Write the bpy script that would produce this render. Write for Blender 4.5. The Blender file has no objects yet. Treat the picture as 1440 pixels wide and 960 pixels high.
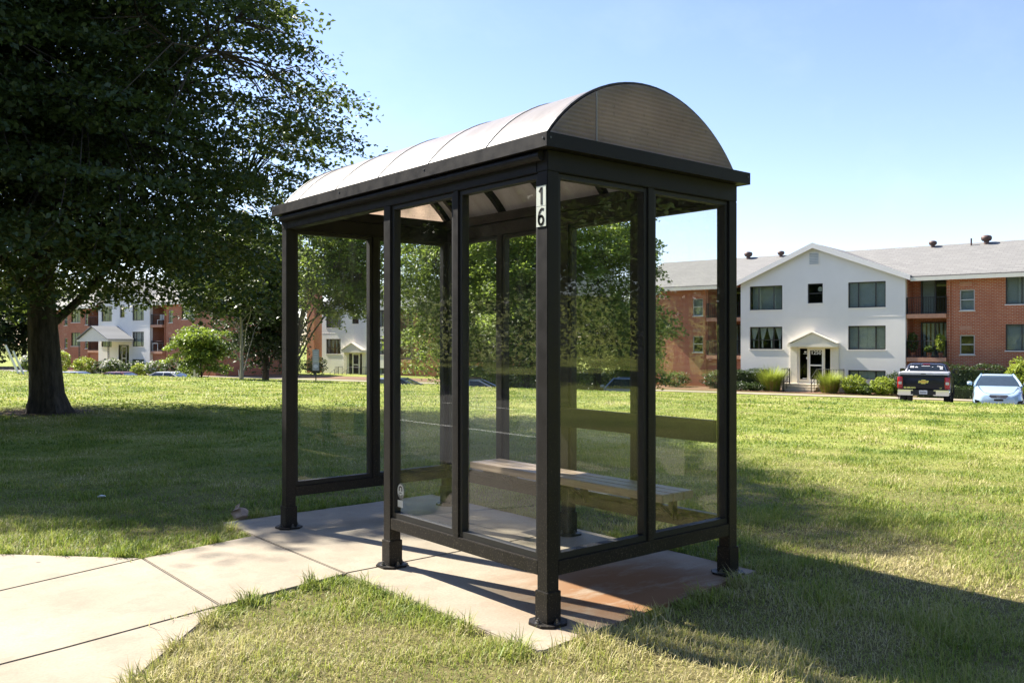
import bpy, bmesh, math, random
import numpy as np
from mathutils import Vector, Matrix
R = math.radians
rng = np.random.default_rng(7)
random.seed(7)
sc = bpy.context.scene
COL = sc.collection

# ---------------------------------------------------------------- frame of reference
CAM = np.array([-2.884, -3.194, 1.40])
YAW = 0.69397
FW = np.array([math.sin(YAW), math.cos(YAW)])
RT = np.array([math.cos(YAW), -math.sin(YAW)])
A = R(58)
NIN = RT * math.cos(A) + FW * math.sin(A)          # into the row of buildings
UDIR = RT * math.sin(A) - FW * math.cos(A)         # along the row of buildings
O_B = CAM[:2] + RT * 18.9 + FW * 54.0              # centre of the white facade
ANG_B = math.atan2(UDIR[1], UDIR[0])
A2 = R(51)                                          # facades turned off the row's angle so grazing sun brightens them
NIN2 = RT * math.cos(A2) + FW * math.sin(A2); UDIR2 = RT * math.sin(A2) - FW * math.cos(A2)
ANG_2 = math.atan2(UDIR2[1], UDIR2[0])
SUN_EL = R(43)
SUN_DIR = np.array([-0.268, 0.9634])               # ground direction towards the sun

def sstep(x, a, b):
    t = np.clip((x - a) / (b - a), 0, 1)
    return t * t * (3 - 2 * t)

def tcoord(x, y):
    return (x - CAM[0]) * NIN[0] + (y - CAM[1]) * NIN[1]
def ucoord(x, y):
    return (x - O_B[0]) * UDIR[0] + (y - O_B[1]) * UDIR[1]
def lot_z(u, t):
    return -1.22 - 0.55 * sstep(-u, -3, 9) - .025 * (np.clip(t, 30, 49) - 32) - .33 * sstep(-u, 25, 50)
def ground_z(x, y):
    x = np.asarray(x, float); y = np.asarray(y, float)
    t = tcoord(x, y); u = ucoord(x, y)
    z = -0.02 - 0.34 * np.clip((t - 8) / 20, 0, 1) ** 1.3
    near = sstep(t, 6, 12)
    z = z + near * 0.05 * (np.sin(x * .31 + 1) * np.cos(y * .27)) * (1 - sstep(t, 24, 28))
    lz = lot_z(u, t)
    k = sstep(t, 28.2, 30.2)
    z = z * (1 - k) + (lz - 0.06) * k
    k2 = sstep(t, 48.4, 48.9)
    z = z * (1 - k2) + (-1.66) * k2
    # the street behind the shelter's front
    rd = sstep(-x, 3.06, 3.12) * (1 - sstep(-x, 13.4, 13.5))
    z = z * (1 - rd) + (-0.2) * rd
    z = z + 11 * np.maximum(sstep(-x, 40, 75), sstep(-y, 62, 100))  # rise behind the viewer, shaped to block the bright horizon mirrored in the glass
    return z
def WP(r, f, dz=0.0):
    p = CAM[:2] + RT * r + FW * f
    return Vector((p[0], p[1], float(ground_z(p[0], p[1])) + dz))
def UP(u, dep, dz=0.0):
    p = O_B + UDIR * u + NIN * dep
    return Vector((p[0], p[1], float(ground_z(p[0], p[1])) + dz))

# ---------------------------------------------------------------- node helpers
def new_mat(name):
    m = bpy.data.materials.new(name); m.use_nodes = True
    nt = m.node_tree; nt.nodes.clear()
    out = nt.nodes.new('ShaderNodeOutputMaterial')
    return m, nt, out
def N(nt, typ, **kw):
    n = nt.nodes.new('ShaderNode' + typ)
    for k, v in kw.items():
        if k.startswith('i_'):
            n.inputs[k[2:].replace('_', ' ')].default_value = v
        else:
            setattr(n, k, v)
    return n
def L(nt, a, b): nt.links.new(a, b)
def ramp(nt, fac, stops, interp='LINEAR'):
    r = N(nt, 'ValToRGB'); cr = r.color_ramp; cr.interpolation = interp
    while len(cr.elements) < len(stops): cr.elements.new(0.5)
    for e, (p, c) in zip(cr.elements, stops):
        e.position = p; e.color = (c[0], c[1], c[2], 1) if len(c) == 3 else c
    if fac is not None: L(nt, fac, r.inputs['Fac'])
    return r
def g(v): return (v, v, v)
def coords(nt, scale=(1, 1, 1), kind='Object'):
    tc = N(nt, 'TexCoord'); mp = N(nt, 'Mapping'); mp.inputs['Scale'].default_value = scale
    L(nt, tc.outputs[kind], mp.inputs['Vector']); return mp.outputs['Vector']
def noise(nt, vec, scale, detail=4, rough=.55):
    n = N(nt, 'TexNoise'); n.inputs['Scale'].default_value = scale
    n.inputs['Detail'].default_value = detail; n.inputs['Roughness'].default_value = rough
    L(nt, vec, n.inputs['Vector']); return n.outputs['Fac']
def mixc(nt, fac, a, b, mode='MIX'):
    m = N(nt, 'MixRGB', blend_type=mode)
    for s, v in (('Fac', fac), ('Color1', a), ('Color2', b)):
        if hasattr(v, 'links') or hasattr(v, 'is_linked'): L(nt, v, m.inputs[s])
        elif isinstance(v, (int, float)): m.inputs[s].default_value = v
        else: m.inputs[s].default_value = (v[0], v[1], v[2], 1)
    return m.outputs['Color']
def bump(nt, h, strength, dist=.01):
    b = N(nt, 'Bump'); b.inputs['Strength'].default_value = strength; b.inputs['Distance'].default_value = dist
    L(nt, h, b.inputs['Height']); return b.outputs['Normal']
def simple(name, col, rough=.6, metal=0.0, var=0.15, nscale=6, bumpy=0.0, spec=.5, coat=0):
    m, nt, out = new_mat(name)
    b = N(nt, 'BsdfPrincipled')
    v = coords(nt); n = noise(nt, v, nscale, 5)
    r = ramp(nt, n, [(.25, [c * (1 - var) for c in col]), (.75, [min(1, c * (1 + var)) for c in col])])
    L(nt, r.outputs['Color'], b.inputs['Base Color'])
    b.inputs['Roughness'].default_value = rough; b.inputs['Metallic'].default_value = metal
    b.inputs['Specular IOR Level'].default_value = spec; b.inputs['Coat Weight'].default_value = coat
    if bumpy: L(nt, bump(nt, noise(nt, v, nscale * 8, 3), bumpy), b.inputs['Normal'])
    L(nt, b.outputs[0], out.inputs['Surface'])
    return m

def schlick(nt, f0):
    lw = N(nt, 'LayerWeight'); lw.inputs['Blend'].default_value = .5
    p = N(nt, 'Math', operation='POWER'); L(nt, lw.outputs['Facing'], p.inputs[0]); p.inputs[1].default_value = 5
    a = N(nt, 'Math', operation='MULTIPLY_ADD'); L(nt, p.outputs[0], a.inputs[0]); a.inputs[1].default_value = 1 - f0; a.inputs[2].default_value = f0
    return a.outputs[0]
M = {}
def mat_shelter_metal():
    m, nt, out = new_mat('dark bronze painted metal'); b = N(nt, 'BsdfPrincipled')
    v = coords(nt)
    sp = noise(nt, v, 120, 3, .7)
    spk = ramp(nt, sp, [(.57, g(.03)), (.70, g(.8))])
    zs = N(nt, 'SeparateXYZ'); L(nt, v, zs.inputs[0])
    low = N(nt, 'MapRange'); low.inputs['From Min'].default_value = 1.3; low.inputs['From Max'].default_value = .15; low.inputs['To Min'].default_value = .06
    L(nt, zs.outputs['Z'], low.inputs['Value'])
    big = noise(nt, v, 3.0, 5, .6)
    base = ramp(nt, big, [(.3, (.0085, .008, .0085)), (.7, (.014, .0125, .012))])
    dirt = N(nt, 'Math', operation='MULTIPLY'); L(nt, spk.outputs[0], dirt.inputs[0]); L(nt, low.outputs[0], dirt.inputs[1])
    d2 = N(nt, 'Math', operation='MULTIPLY'); L(nt, dirt.outputs[0], d2.inputs[0]); d2.inputs[1].default_value = .85
    c = mixc(nt, d2.outputs[0], base.outputs[0], (.17, .14, .10))
    L(nt, c, b.inputs['Base Color'])
    rr = ramp(nt, noise(nt, v, 12, 4), [(.3, g(.42)), (.7, g(.6))]); L(nt, rr.outputs[0], b.inputs['Roughness'])
    b.inputs['Specular IOR Level'].default_value = .26
    L(nt, bump(nt, sp, .12, .002), b.inputs['Normal'])
    L(nt, b.outputs[0], out.inputs[0]); return m
def mat_glass(name='dusty tinted shelter glass', tint=(.988, .992, .984), dust=.035, ior=1.45):
    m, nt, out = new_mat(name); v = coords(nt)
    tr = N(nt, 'BsdfTransparent'); tr.inputs['Color'].default_value = (*tint, 1)
    gl = N(nt, 'BsdfGlossy'); gl.inputs['Roughness'].default_value = .0; gl.inputs['Color'].default_value = (1, 1, 1, 1)
    mx = N(nt, 'MixShader'); L(nt, schlick(nt, .032), mx.inputs[0]); L(nt, tr.outputs[0], mx.inputs[1]); L(nt, gl.outputs[0], mx.inputs[2])
    di = N(nt, 'BsdfDiffuse'); di.inputs['Color'].default_value = (.55, .58, .52, 1)
    tl = N(nt, 'BsdfTranslucent'); tl.inputs['Color'].default_value = (.55, .58, .52, 1)
    dm = N(nt, 'MixShader'); dm.inputs[0].default_value = .5; L(nt, di.outputs[0], dm.inputs[1]); L(nt, tl.outputs[0], dm.inputs[2])
    vs = coords(nt, (9, 9, .9)); streak = noise(nt, vs, 2.2, 6, .65)
    spots = noise(nt, v, 95, 2, .5); blot = noise(nt, v, 2.3, 4, .6)
    s1 = ramp(nt, streak, [(.45, g(.15)), (.8, g(.85))]); s2 = ramp(nt, spots, [(.70, g(0)), (.76, g(1))]); s3 = ramp(nt, blot, [(.35, g(.25)), (.7, g(1))])
    a = N(nt, 'Math', operation='MULTIPLY'); L(nt, s1.outputs[0], a.inputs[0]); L(nt, s3.outputs[0], a.inputs[1])
    a1 = N(nt, 'Math', operation='MULTIPLY'); L(nt, s2.outputs[0], a1.inputs[0]); a1.inputs[1].default_value = 1.8
    a2 = N(nt, 'Math', operation='ADD'); L(nt, a.outputs[0], a2.inputs[0]); L(nt, a1.outputs[0], a2.inputs[1])
    a3 = N(nt, 'Math', operation='MULTIPLY'); L(nt, a2.outputs[0], a3.inputs[0]); a3.inputs[1].default_value = dust; a3.use_clamp = True
    fin = N(nt, 'MixShader'); L(nt, a3.outputs[0], fin.inputs[0]); L(nt, mx.outputs[0], fin.inputs[1]); L(nt, dm.outputs[0], fin.inputs[2])
    L(nt, fin.outputs[0], out.inputs[0]); return m
def mat_roof_sheet(name, c1, c2, trans, rough=.35, lines=None):
    m, nt, out = new_mat(name); v = coords(nt)
    vs = coords(nt, (1.0, 3, 1.0)); n = noise(nt, vs, 2.2, 6, .65)
    col = ramp(nt, n, [(.3, c1), (.7, c2)]).outputs[0]
    n2 = noise(nt, v, 45, 3, .6); col = mixc(nt, ramp(nt, n2, [(.62, g(0)), (.75, g(.35))]).outputs[0], col, (.10, .08, .06))
    di = N(nt, 'BsdfPrincipled'); L(nt, col, di.inputs['Base Color']); di.inputs['Roughness'].default_value = rough
    tl = N(nt, 'BsdfTranslucent'); L(nt, col, tl.inputs['Color'])
    if lines:
        w = N(nt, 'TexWave'); w.bands_direction = 'Z'; w.inputs['Scale'].default_value = lines; w.inputs['Distortion'].default_value = .4
        L(nt, v, w.inputs['Vector'])
        nb = bump(nt, w.outputs['Fac'], .5, .004); L(nt, nb, di.inputs['Normal'])
        col2 = mixc(nt, ramp(nt, w.outputs['Fac'], [(.2, g(.24)), (.7, g(0))]).outputs[0], col, (.03, .022, .016))
        L(nt, col2, di.inputs['Base Color'])
    mx = N(nt, 'MixShader'); mx.inputs[0].default_value = trans
    L(nt, di.outputs[0], mx.inputs[1]); L(nt, tl.outputs[0], mx.inputs[2]); L(nt, mx.outputs[0], out.inputs[0]); return m
def mat_concrete(name, stain=True):
    m, nt, out = new_mat(name); b = N(nt, 'BsdfPrincipled'); v = coords(nt)
    n1 = noise(nt, v, 1.1, 6, .6); n2 = noise(nt, v, 70, 3, .7); n3 = noise(nt, v, 5, 5, .65)
    c = ramp(nt, n1, [(.3, (.268, .230, .170)), (.7, (.37, .325, .25))]).outputs[0]
    c = mixc(nt, ramp(nt, n3, [(.45, g(0)), (.75, g(.45))]).outputs[0], c, (.25, .20, .145))
    c = mixc(nt, ramp(nt, n2, [(.35, g(.35)), (.6, g(0))]).outputs[0], c, (.19, .16, .12))
    st1 = noise(nt, coords(nt, (1.4, 1.4, 1)), 2.7, 8, .72); c = mixc(nt, ramp(nt, st1, [(.52, g(0)), (.60, g(.32)), (.66, g(.1))]).outputs[0], c, (.20, .165, .125))
    vo = N(nt, 'TexVoronoi'); vo.inputs['Scale'].default_value = 2.6; L(nt, v, vo.inputs['Vector']); c = mixc(nt, ramp(nt, vo.outputs['Distance'], [(.035, g(.75)), (.05, g(0))]).outputs[0], c, (.07, .06, .05))
    if stain:
        sx = N(nt, 'SeparateXYZ'); L(nt, v, sx.inputs[0])
        # rust run-off round the back right foot (world position is the object's own)
        vm = N(nt, 'VectorMath', operation='DISTANCE'); L(nt, v, vm.inputs[0]); vm.inputs[1].default_value = (.85, .15, 0)
        ad = N(nt, 'MapRange'); ad.inputs['From Min'].default_value = 1.0; ad.inputs['From Max'].default_value = .35; L(nt, vm.outputs['Value'], ad.inputs['Value'])
        ml = N(nt, 'Math', operation='MULTIPLY'); L(nt, ad.outputs[0], ml.inputs[0]); L(nt, ramp(nt, noise(nt, coords(nt, (.8, 2.2, 1)), 2.4, 6, .7), [(.28, g(0)), (.50, g(1))]).outputs[0], ml.inputs[1])
        c = mixc(nt, ml.outputs[0], c, (.21, .105, .045))
    L(nt, c, b.inputs['Base Color']); b.inputs['Roughness'].default_value = .85; b.inputs['Specular IOR Level'].default_value = .25
    L(nt, bump(nt, n2, .25, .004), b.inputs['Normal']); L(nt, b.outputs[0], out.inputs[0]); return m
def mat_grass(name='lawn grass blades'):
    m, nt, out = new_mat(name); v = coords(nt)
    geo = N(nt, 'NewGeometry')
    pn_ = N(nt, 'Math', operation='MULTIPLY_ADD'); L(nt, noise(nt, v, .55, 5, .6), pn_.inputs[0]); pn_.inputs[1].default_value = 1.8; pn_.inputs[2].default_value = -.40; pn2 = noise(nt, v, 3.2, 3, .6)
    ad = N(nt, 'Math', operation='ADD'); L(nt, pn_.outputs[0], ad.inputs[0])
    m2 = N(nt, 'Math', operation='MULTIPLY_ADD'); L(nt, pn2, m2.inputs[0]); m2.inputs[1].default_value = .35; m2.inputs[2].default_value = -.30
    L(nt, m2.outputs[0], ad.inputs[1])
    rn = N(nt, 'Math', operation='MULTIPLY_ADD'); L(nt, geo.outputs['Random Per Island'], rn.inputs[0]); rn.inputs[1].default_value = .46; L(nt, ad.outputs[0], rn.inputs[2])
    dv = N(nt, 'VectorMath', operation='DISTANCE'); L(nt, v, dv.inputs[0]); dv.inputs[1].default_value = (-1.2, -.6, 0)
    dr_ = N(nt, 'MapRange'); dr_.inputs['From Min'].default_value = 1.0; dr_.inputs['From Max'].default_value = 4.5; dr_.inputs['To Min'].default_value = .11; dr_.inputs['To Max'].default_value = .02; L(nt, dv.outputs['Value'], dr_.inputs['Value'])
    rn2 = N(nt, 'Math', operation='ADD'); L(nt, rn.outputs[0], rn2.inputs[0]); L(nt, dr_.outputs[0], rn2.inputs[1]); rn = rn2
    c = ramp(nt, rn.outputs[0], [(.26, (.065, .13, .018)), (.46, (.16, .235, .030)), (.66, (.30, .345, .055)), (.84, (.42, .385, .15)), (1.0, (.62, .53, .30))]).outputs[0]
    di = N(nt, 'BsdfPrincipled'); L(nt, c, di.inputs['Base Color']); di.inputs['Roughness'].default_value = .55; di.inputs['Specular IOR Level'].default_value = .35
    tl = N(nt, 'BsdfTranslucent'); L(nt, mixc(nt, .35, c, (.30, .40, .06)), tl.inputs['Color'])
    mx = N(nt, 'MixShader'); mx.inputs[0].default_value = .38; L(nt, di.outputs[0], mx.inputs[1]); L(nt, tl.outputs[0], mx.inputs[2]); L(nt, mx.outputs[0], out.inputs[0]); return m
def mat_ground():
    m, nt, out = new_mat('lawn soil and thatch'); b = N(nt, 'BsdfPrincipled'); v = coords(nt)
    n1 = noise(nt, v, .55, 5, .6); n2 = noise(nt, v, 16, 4, .7); n3 = noise(nt, coords(nt, (.10, .45, 1)), 1.0, 4, .6)
    c = ramp(nt, n1, [(.36, (.155, .22, .032)), (.66, (.32, .35, .085))]).outputs[0]
    c = mixc(nt, ramp(nt, n3, [(.4, g(0)), (.7, g(.5))]).outputs[0], c, (.37, .38, .085))
    c = mixc(nt, ramp(nt, n2, [(.4, g(.5)), (.62, g(0))]).outputs[0], c, (.09, .085, .035))
    tv = N(nt, 'VectorMath', operation='DISTANCE'); L(nt, v, tv.inputs[0]); tv.inputs[1].default_value = (1.17, 16.75, -.2)
    tv2 = N(nt, 'MapRange'); tv2.inputs['From Min'].default_value = 1.9; tv2.inputs['From Max'].default_value = .7; L(nt, tv.outputs['Value'], tv2.inputs['Value'])
    c = mixc(nt, tv2.outputs[0], c, (.085, .058, .036))
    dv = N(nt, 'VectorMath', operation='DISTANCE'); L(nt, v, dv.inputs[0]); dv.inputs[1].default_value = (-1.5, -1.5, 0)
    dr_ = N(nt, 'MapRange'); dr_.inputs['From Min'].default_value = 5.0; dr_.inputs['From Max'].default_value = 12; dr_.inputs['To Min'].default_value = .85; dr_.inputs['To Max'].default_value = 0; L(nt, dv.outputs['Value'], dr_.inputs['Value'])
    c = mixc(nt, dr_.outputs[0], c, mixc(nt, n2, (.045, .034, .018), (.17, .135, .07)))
    L(nt, c, b.inputs['Base Color']); b.inputs['Roughness'].default_value = .95; b.inputs['Specular IOR Level'].default_value = .1
    L(nt, bump(nt, n2, .6, .03), b.inputs['Normal']); L(nt, b.outputs[0], out.inputs[0]); return m
def mat_leaf(name, cols, trans=.35, tcol=(.22, .34, .04), rough=.5):
    m, nt, out = new_mat(name); geo = N(nt, 'NewGeometry'); v = coords(nt)
    pn = noise(nt, v, .9, 3, .6)
    rn = N(nt, 'Math', operation='MULTIPLY_ADD'); L(nt, geo.outputs['Random Per Island'], rn.inputs[0]); rn.inputs[1].default_value = .6
    m2 = N(nt, 'Math', operation='MULTIPLY_ADD'); L(nt, pn, m2.inputs[0]); m2.inputs[1].default_value = .8; m2.inputs[2].default_value = -.2
    L(nt, m2.outputs[0], rn.inputs[2])
    c = ramp(nt, rn.outputs[0], [(i / (len(cols) - 1), cc) for i, cc in enumerate(cols)]).outputs[0]
    di = N(nt, 'BsdfPrincipled'); L(nt, c, di.inputs['Base Color']); di.inputs['Roughness'].default_value = rough; di.inputs['Specular IOR Level'].default_value = .4
    tl = N(nt, 'BsdfTranslucent'); L(nt, mixc(nt, .5, c, tcol), tl.inputs['Color'])
    mx = N(nt, 'MixShader'); mx.inputs[0].default_value = trans; L(nt, di.outputs[0], mx.inputs[1]); L(nt, tl.outputs[0], mx.inputs[2]); L(nt, mx.outputs[0], out.inputs[0]); return m
def mat_bark(name, c1, c2):
    m, nt, out = new_mat(name); b = N(nt, 'BsdfPrincipled')
    v = coords(nt, (5, 5, .9)); n = noise(nt, v, 3, 6, .7)
    L(nt, ramp(nt, n, [(.3, c1), (.7, c2)]).outputs[0], b.inputs['Base Color']); b.inputs['Roughness'].default_value = .9
    L(nt, bump(nt, n, .9, .05), b.inputs['Normal']); L(nt, b.outputs[0], out.inputs[0]); return m
def mat_brick(name, c1, c2, mortar):
    m, nt, out = new_mat(name); b = N(nt, 'BsdfPrincipled')
    tc = N(nt, 'TexCoord'); s = N(nt, 'SeparateXYZ'); L(nt, tc.outputs['Object'], s.inputs[0])
    a = N(nt, 'Math', operation='ADD'); L(nt, s.outputs['X'], a.inputs[0]); L(nt, s.outputs['Y'], a.inputs[1])
    cb = N(nt, 'CombineXYZ'); L(nt, a.outputs[0], cb.inputs['X']); L(nt, s.outputs['Z'], cb.inputs['Y'])
    br = N(nt, 'TexBrick'); L(nt, cb.outputs[0], br.inputs['Vector'])
    br.inputs['Color1'].default_value = (*c1, 1); br.inputs['Color2'].default_value = (*c2, 1); br.inputs['Mortar'].default_value = (*mortar, 1)
    br.inputs['Scale'].default_value = 1.0; br.inputs['Brick Width'].default_value = .24; br.inputs['Row Height'].default_value = .085
    br.inputs['Mortar Size'].default_value = .013; br.inputs['Bias'].default_value = -.1
    n = noise(nt, tc.outputs['Object'], .7, 5, .6)
    c = mixc(nt, ramp(nt, n, [(.4, g(0)), (.7, g(.35))]).outputs[0], br.outputs['Color'], [x * .65 for x in c1])
    L(nt, c, b.inputs['Base Color']); b.inputs['Roughness'].default_value = .85
    L(nt, bump(nt, br.outputs['Fac'], -.3, .01), b.inputs['Normal']); L(nt, b.outputs[0], out.inputs[0]); return m
def mat_shingle(name, c1, c2):
    m, nt, out = new_mat(name); b = N(nt, 'BsdfPrincipled'); tc = N(nt, 'TexCoord')
    s = N(nt, 'SeparateXYZ'); L(nt, tc.outputs['Object'], s.inputs[0])
    cb = N(nt, 'CombineXYZ'); L(nt, s.outputs['X'], cb.inputs['X']); L(nt, s.outputs['Z'], cb.inputs['Y'])
    br = N(nt, 'TexBrick'); L(nt, cb.outputs[0], br.inputs['Vector']); br.inputs['Color1'].default_value = (*c1, 1); br.inputs['Color2'].default_value = (*c2, 1)
    br.inputs['Mortar'].default_value = (*[x * .6 for x in c1], 1); br.inputs['Brick Width'].default_value = .5; br.inputs['Row Height'].default_value = .09; br.inputs['Mortar Size'].default_value = .012; br.inputs['Scale'].default_value = 1
    n = noise(nt, tc.outputs['Object'], .6, 6, .65)
    c = mixc(nt, ramp(nt, n, [(.35, g(0)), (.7, g(.6))]).outputs[0], br.outputs['Color'], [x * .75 for x in c2])
    L(nt, c, b.inputs['Base Color']); b.inputs['Roughness'].default_value = .9; L(nt, b.outputs[0], out.inputs[0]); return m
def mat_plank(name, c1, c2):
    m, nt, out = new_mat(name); b = N(nt, 'BsdfPrincipled'); v = coords(nt, (22, 1.2, 22)); n = noise(nt, v, 3, 5, .65)
    L(nt, ramp(nt, n, [(.3, c1), (.7, c2)]).outputs[0], b.inputs['Base Color']); b.inputs['Roughness'].default_value = .5
    L(nt, bump(nt, n, .3, .004), b.inputs['Normal']); L(nt, b.outputs[0], out.inputs[0]); return m
def mat_window_glass(name, tint):
    m, nt, out = new_mat(name)
    tr = N(nt, 'BsdfTransparent'); tr.inputs['Color'].default_value = (*tint, 1)
    gl = N(nt, 'BsdfGlossy'); gl.inputs['Roughness'].default_value = .03
    v = coords(nt); nb = bump(nt, noise(nt, v, 1.3, 2), .05, .05); L(nt, nb, gl.inputs['Normal'])
    mx = N(nt, 'MixShader'); L(nt, schlick(nt, .05), mx.inputs[0]); L(nt, tr.outputs[0], mx.inputs[1]); L(nt, gl.outputs[0], mx.inputs[2]); L(nt, mx.outputs[0], out.inputs[0]); return m

M['metal'] = mat_shelter_metal()
M['glass'] = mat_glass()
M['sheet'] = mat_roof_sheet('weathered translucent roof sheet', (.345, .31, .28), (.48, .45, .425), .36)
M['gable'] = mat_roof_sheet('smoked ribbed gable sheet', (.58, .49, .42), (.82, .72, .63), .74, .3, lines=14)
M['trim'] = simple('dark roof edge strip', (.045, .04, .04), .45)
M['seam'] = simple('grey sealed seam', (.30, .29, .28), .5)
M['rubber'] = simple('black glazing gasket', (.009, .009, .009), .6)
M['steel'] = simple('galvanised bolt steel', (.14, .14, .14), .4, .8)
M['concrete'] = mat_concrete('weathered tan concrete')
M['joint'] = simple('dark joint filler', (.045, .038, .03), .95)
M['grass'] = mat_grass()
M['ground'] = mat_ground()
M['bench'] = mat_plank('weathered bench plank', (.20, .15, .105), (.33, .26, .19))
M['plate'] = simple('off white number plate', (.62, .66, .58), .5, var=.05)
M['ink'] = simple('black lettering', (.012, .012, .012), .5)
M['white'] = simple('white lettering', (.8, .8, .8), .5, var=.03)
M['decal'] = simple('pale window decal', (.62, .63, .62), .5, var=.06)
M['asphalt'] = simple('worn asphalt', (.055, .055, .056), .9, var=.25, nscale=3, bumpy=.3)
M['lotasphalt'] = simple('faded parking asphalt', (.16, .155, .15), .9, var=.2, nscale=1)
M['paint'] = simple('white road paint', (.7, .7, .68), .7)
M['brickR'] = mat_brick('orange red brick', (.40, .088, .030), (.49, .135, .046), (.46, .33, .23))
M['stucco'] = simple('white painted masonry', (.80, .765, .71), .8, var=.04, nscale=.8)
M['cream'] = simple('cream painted trim', (.76, .70, .56), .6, var=.05)
M['fasciaw'] = simple('pale eave gutter', (.72, .69, .58), .6, var=.05)
M['shingle'] = mat_shingle('pale grey shingles', (.175, .172, .165), (.22, .217, .205))
M['shingled'] = mat_shingle('dark grey shingles', (.14, .15, .16), (.19, .20, .21))
M['wframe'] = simple('dark bronze window frame', (.045, .042, .04), .45)
M['wframew'] = simple('grey white window frame', (.55, .55, .54), .5)
M['wglass'] = mat_window_glass('house window glass', (.80, .84, .83))
M['dglass'] = mat_window_glass('dark door glass', (.35, .34, .27))
M['curtain'] = simple('pale curtain fabric', (.62, .62, .58), .9, var=.1, nscale=9)
M['blind'] = simple('grey window blind', (.46, .48, .47), .9, var=.08, nscale=4)
M['room'] = simple('painted room shade', (.05, .05, .048), .95)
M['slab'] = simple('salmon balcony slab', (.52, .27, .17), .8)
M['rail'] = simple('black iron railing', (.018, .018, .018), .5)
M['step'] = simple('pale step concrete', (.50, .44, .34), .85)
M['vent'] = simple('rusty roof vent metal', (.10, .065, .055), .6, .3, var=.4)
M['barkd'] = mat_bark('dark furrowed bark', (.010, .008, .006), (.095, .075, .055))
M['barkp'] = mat_bark('pale grey bark', (.22, .20, .17), (.34, .31, .27))
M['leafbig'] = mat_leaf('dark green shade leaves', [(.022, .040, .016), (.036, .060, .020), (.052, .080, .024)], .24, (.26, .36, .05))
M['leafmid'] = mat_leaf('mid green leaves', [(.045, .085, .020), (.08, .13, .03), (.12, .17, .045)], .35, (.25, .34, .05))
M['leafsun'] = mat_leaf('sunlit green leaves', [(.09, .15, .026), (.15, .22, .038), (.22, .30, .06)], .45, (.34, .45, .06))  # leaf green lightened to look sunlit where shaded sides face the camera
M['leaflight'] = mat_leaf('bright green leaves', [(.10, .17, .02), (.16, .24, .03), (.22, .30, .05)], .4, (.36, .46, .05))
M['leafdark'] = mat_leaf('deep green hedge leaves', [(.018, .034, .014), (.030, .052, .018), (.045, .070, .025)], .25, (.12, .2, .03))
M['leaflime'] = mat_leaf('lime green shrub leaves', [(.18, .26, .03), (.28, .36, .05), (.38, .44, .09)], .4, (.45, .5, .07))
M['fountain'] = mat_leaf('yellow green blades', [(.16, .24, .03), (.27, .35, .05), (.36, .36, .12)], .4, (.45, .5, .07))
M['straw'] = mat_leaf('straw blades', [(.30, .22, .09), (.42, .31, .14), (.5, .4, .2)], .3, (.4, .3, .1))
M['flower'] = mat_leaf('white flower heads', [(.5, .5, .42), (.65, .64, .56), (.7, .7, .66)], .3, (.6, .6, .5))
M['tyre'] = simple('tyre rubber', (.015, .015, .015), .8)
M['rim'] = simple('alloy wheel', (.45, .45, .46), .3, .9)
M['chrome'] = simple('chrome', (.75, .75, .76), .08, 1.0, var=.03)
M['silver'] = simple('silver truck bed cover', (.55, .55, .58), .35, .4)
M['black_paint'] = simple('black blue car paint', (.006, .007, .013), .3, 0, coat=.15, spec=.3, var=.1)
M['blue_paint'] = simple('light blue car paint', (.41, .56, .69), .25, .15, coat=.8, var=.04)
M['white_paint'] = simple('white car paint', (.72, .72, .72), .25, 0, coat=.8, var=.03)
M['silver_paint'] = simple('silver car paint', (.45, .47, .50), .3, .5, coat=.6, var=.04)
M['maroon_paint'] = simple('dusty maroon car paint', (.22, .07, .07), .3, .1, coat=.6, var=.05)
M['grey_paint'] = simple('blue grey car paint', (.20, .26, .33), .3, .2, coat=.6, var=.05)
M['screen'] = simple('sky lit windscreen', (.03, .045, .055), .06, 0, spec=.8)  # lighter bluish base stands in for sky brightness in the glass
M['carglass'] = simple('tinted car glass', (.018, .024, .028), .04, 0, spec=.8)
M['red_lens'] = simple('red lamp lens', (.50, .012, .012), .2, 0, coat=.6)
M['clear_lens'] = simple('clear lamp lens', (.62, .64, .66), .12, .2, coat=.6)
M['blackplastic'] = simple('black plastic', (.012, .012, .012), .5)
M['gold'] = simple('gold emblem', (.75, .52, .12), .35, .6)
M['paper'] = simple('crumpled brown paper', (.36, .26, .19), .85, var=.45, nscale=14, bumpy=.4)
M['litter'] = simple('white paper litter', (.7, .7, .68), .8)
M['pot'] = simple('terracotta pot', (.32, .12, .06), .8)
M['plastic'] = simple('white garden plastic', (.75, .75, .73), .5)
M['timber'] = simple('pale timber post', (.55, .53, .49), .8)
M['mulch'] = simple('brown bark mulch', (.16, .085, .045), .95, var=.4, nscale=8, bumpy=.5)

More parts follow.
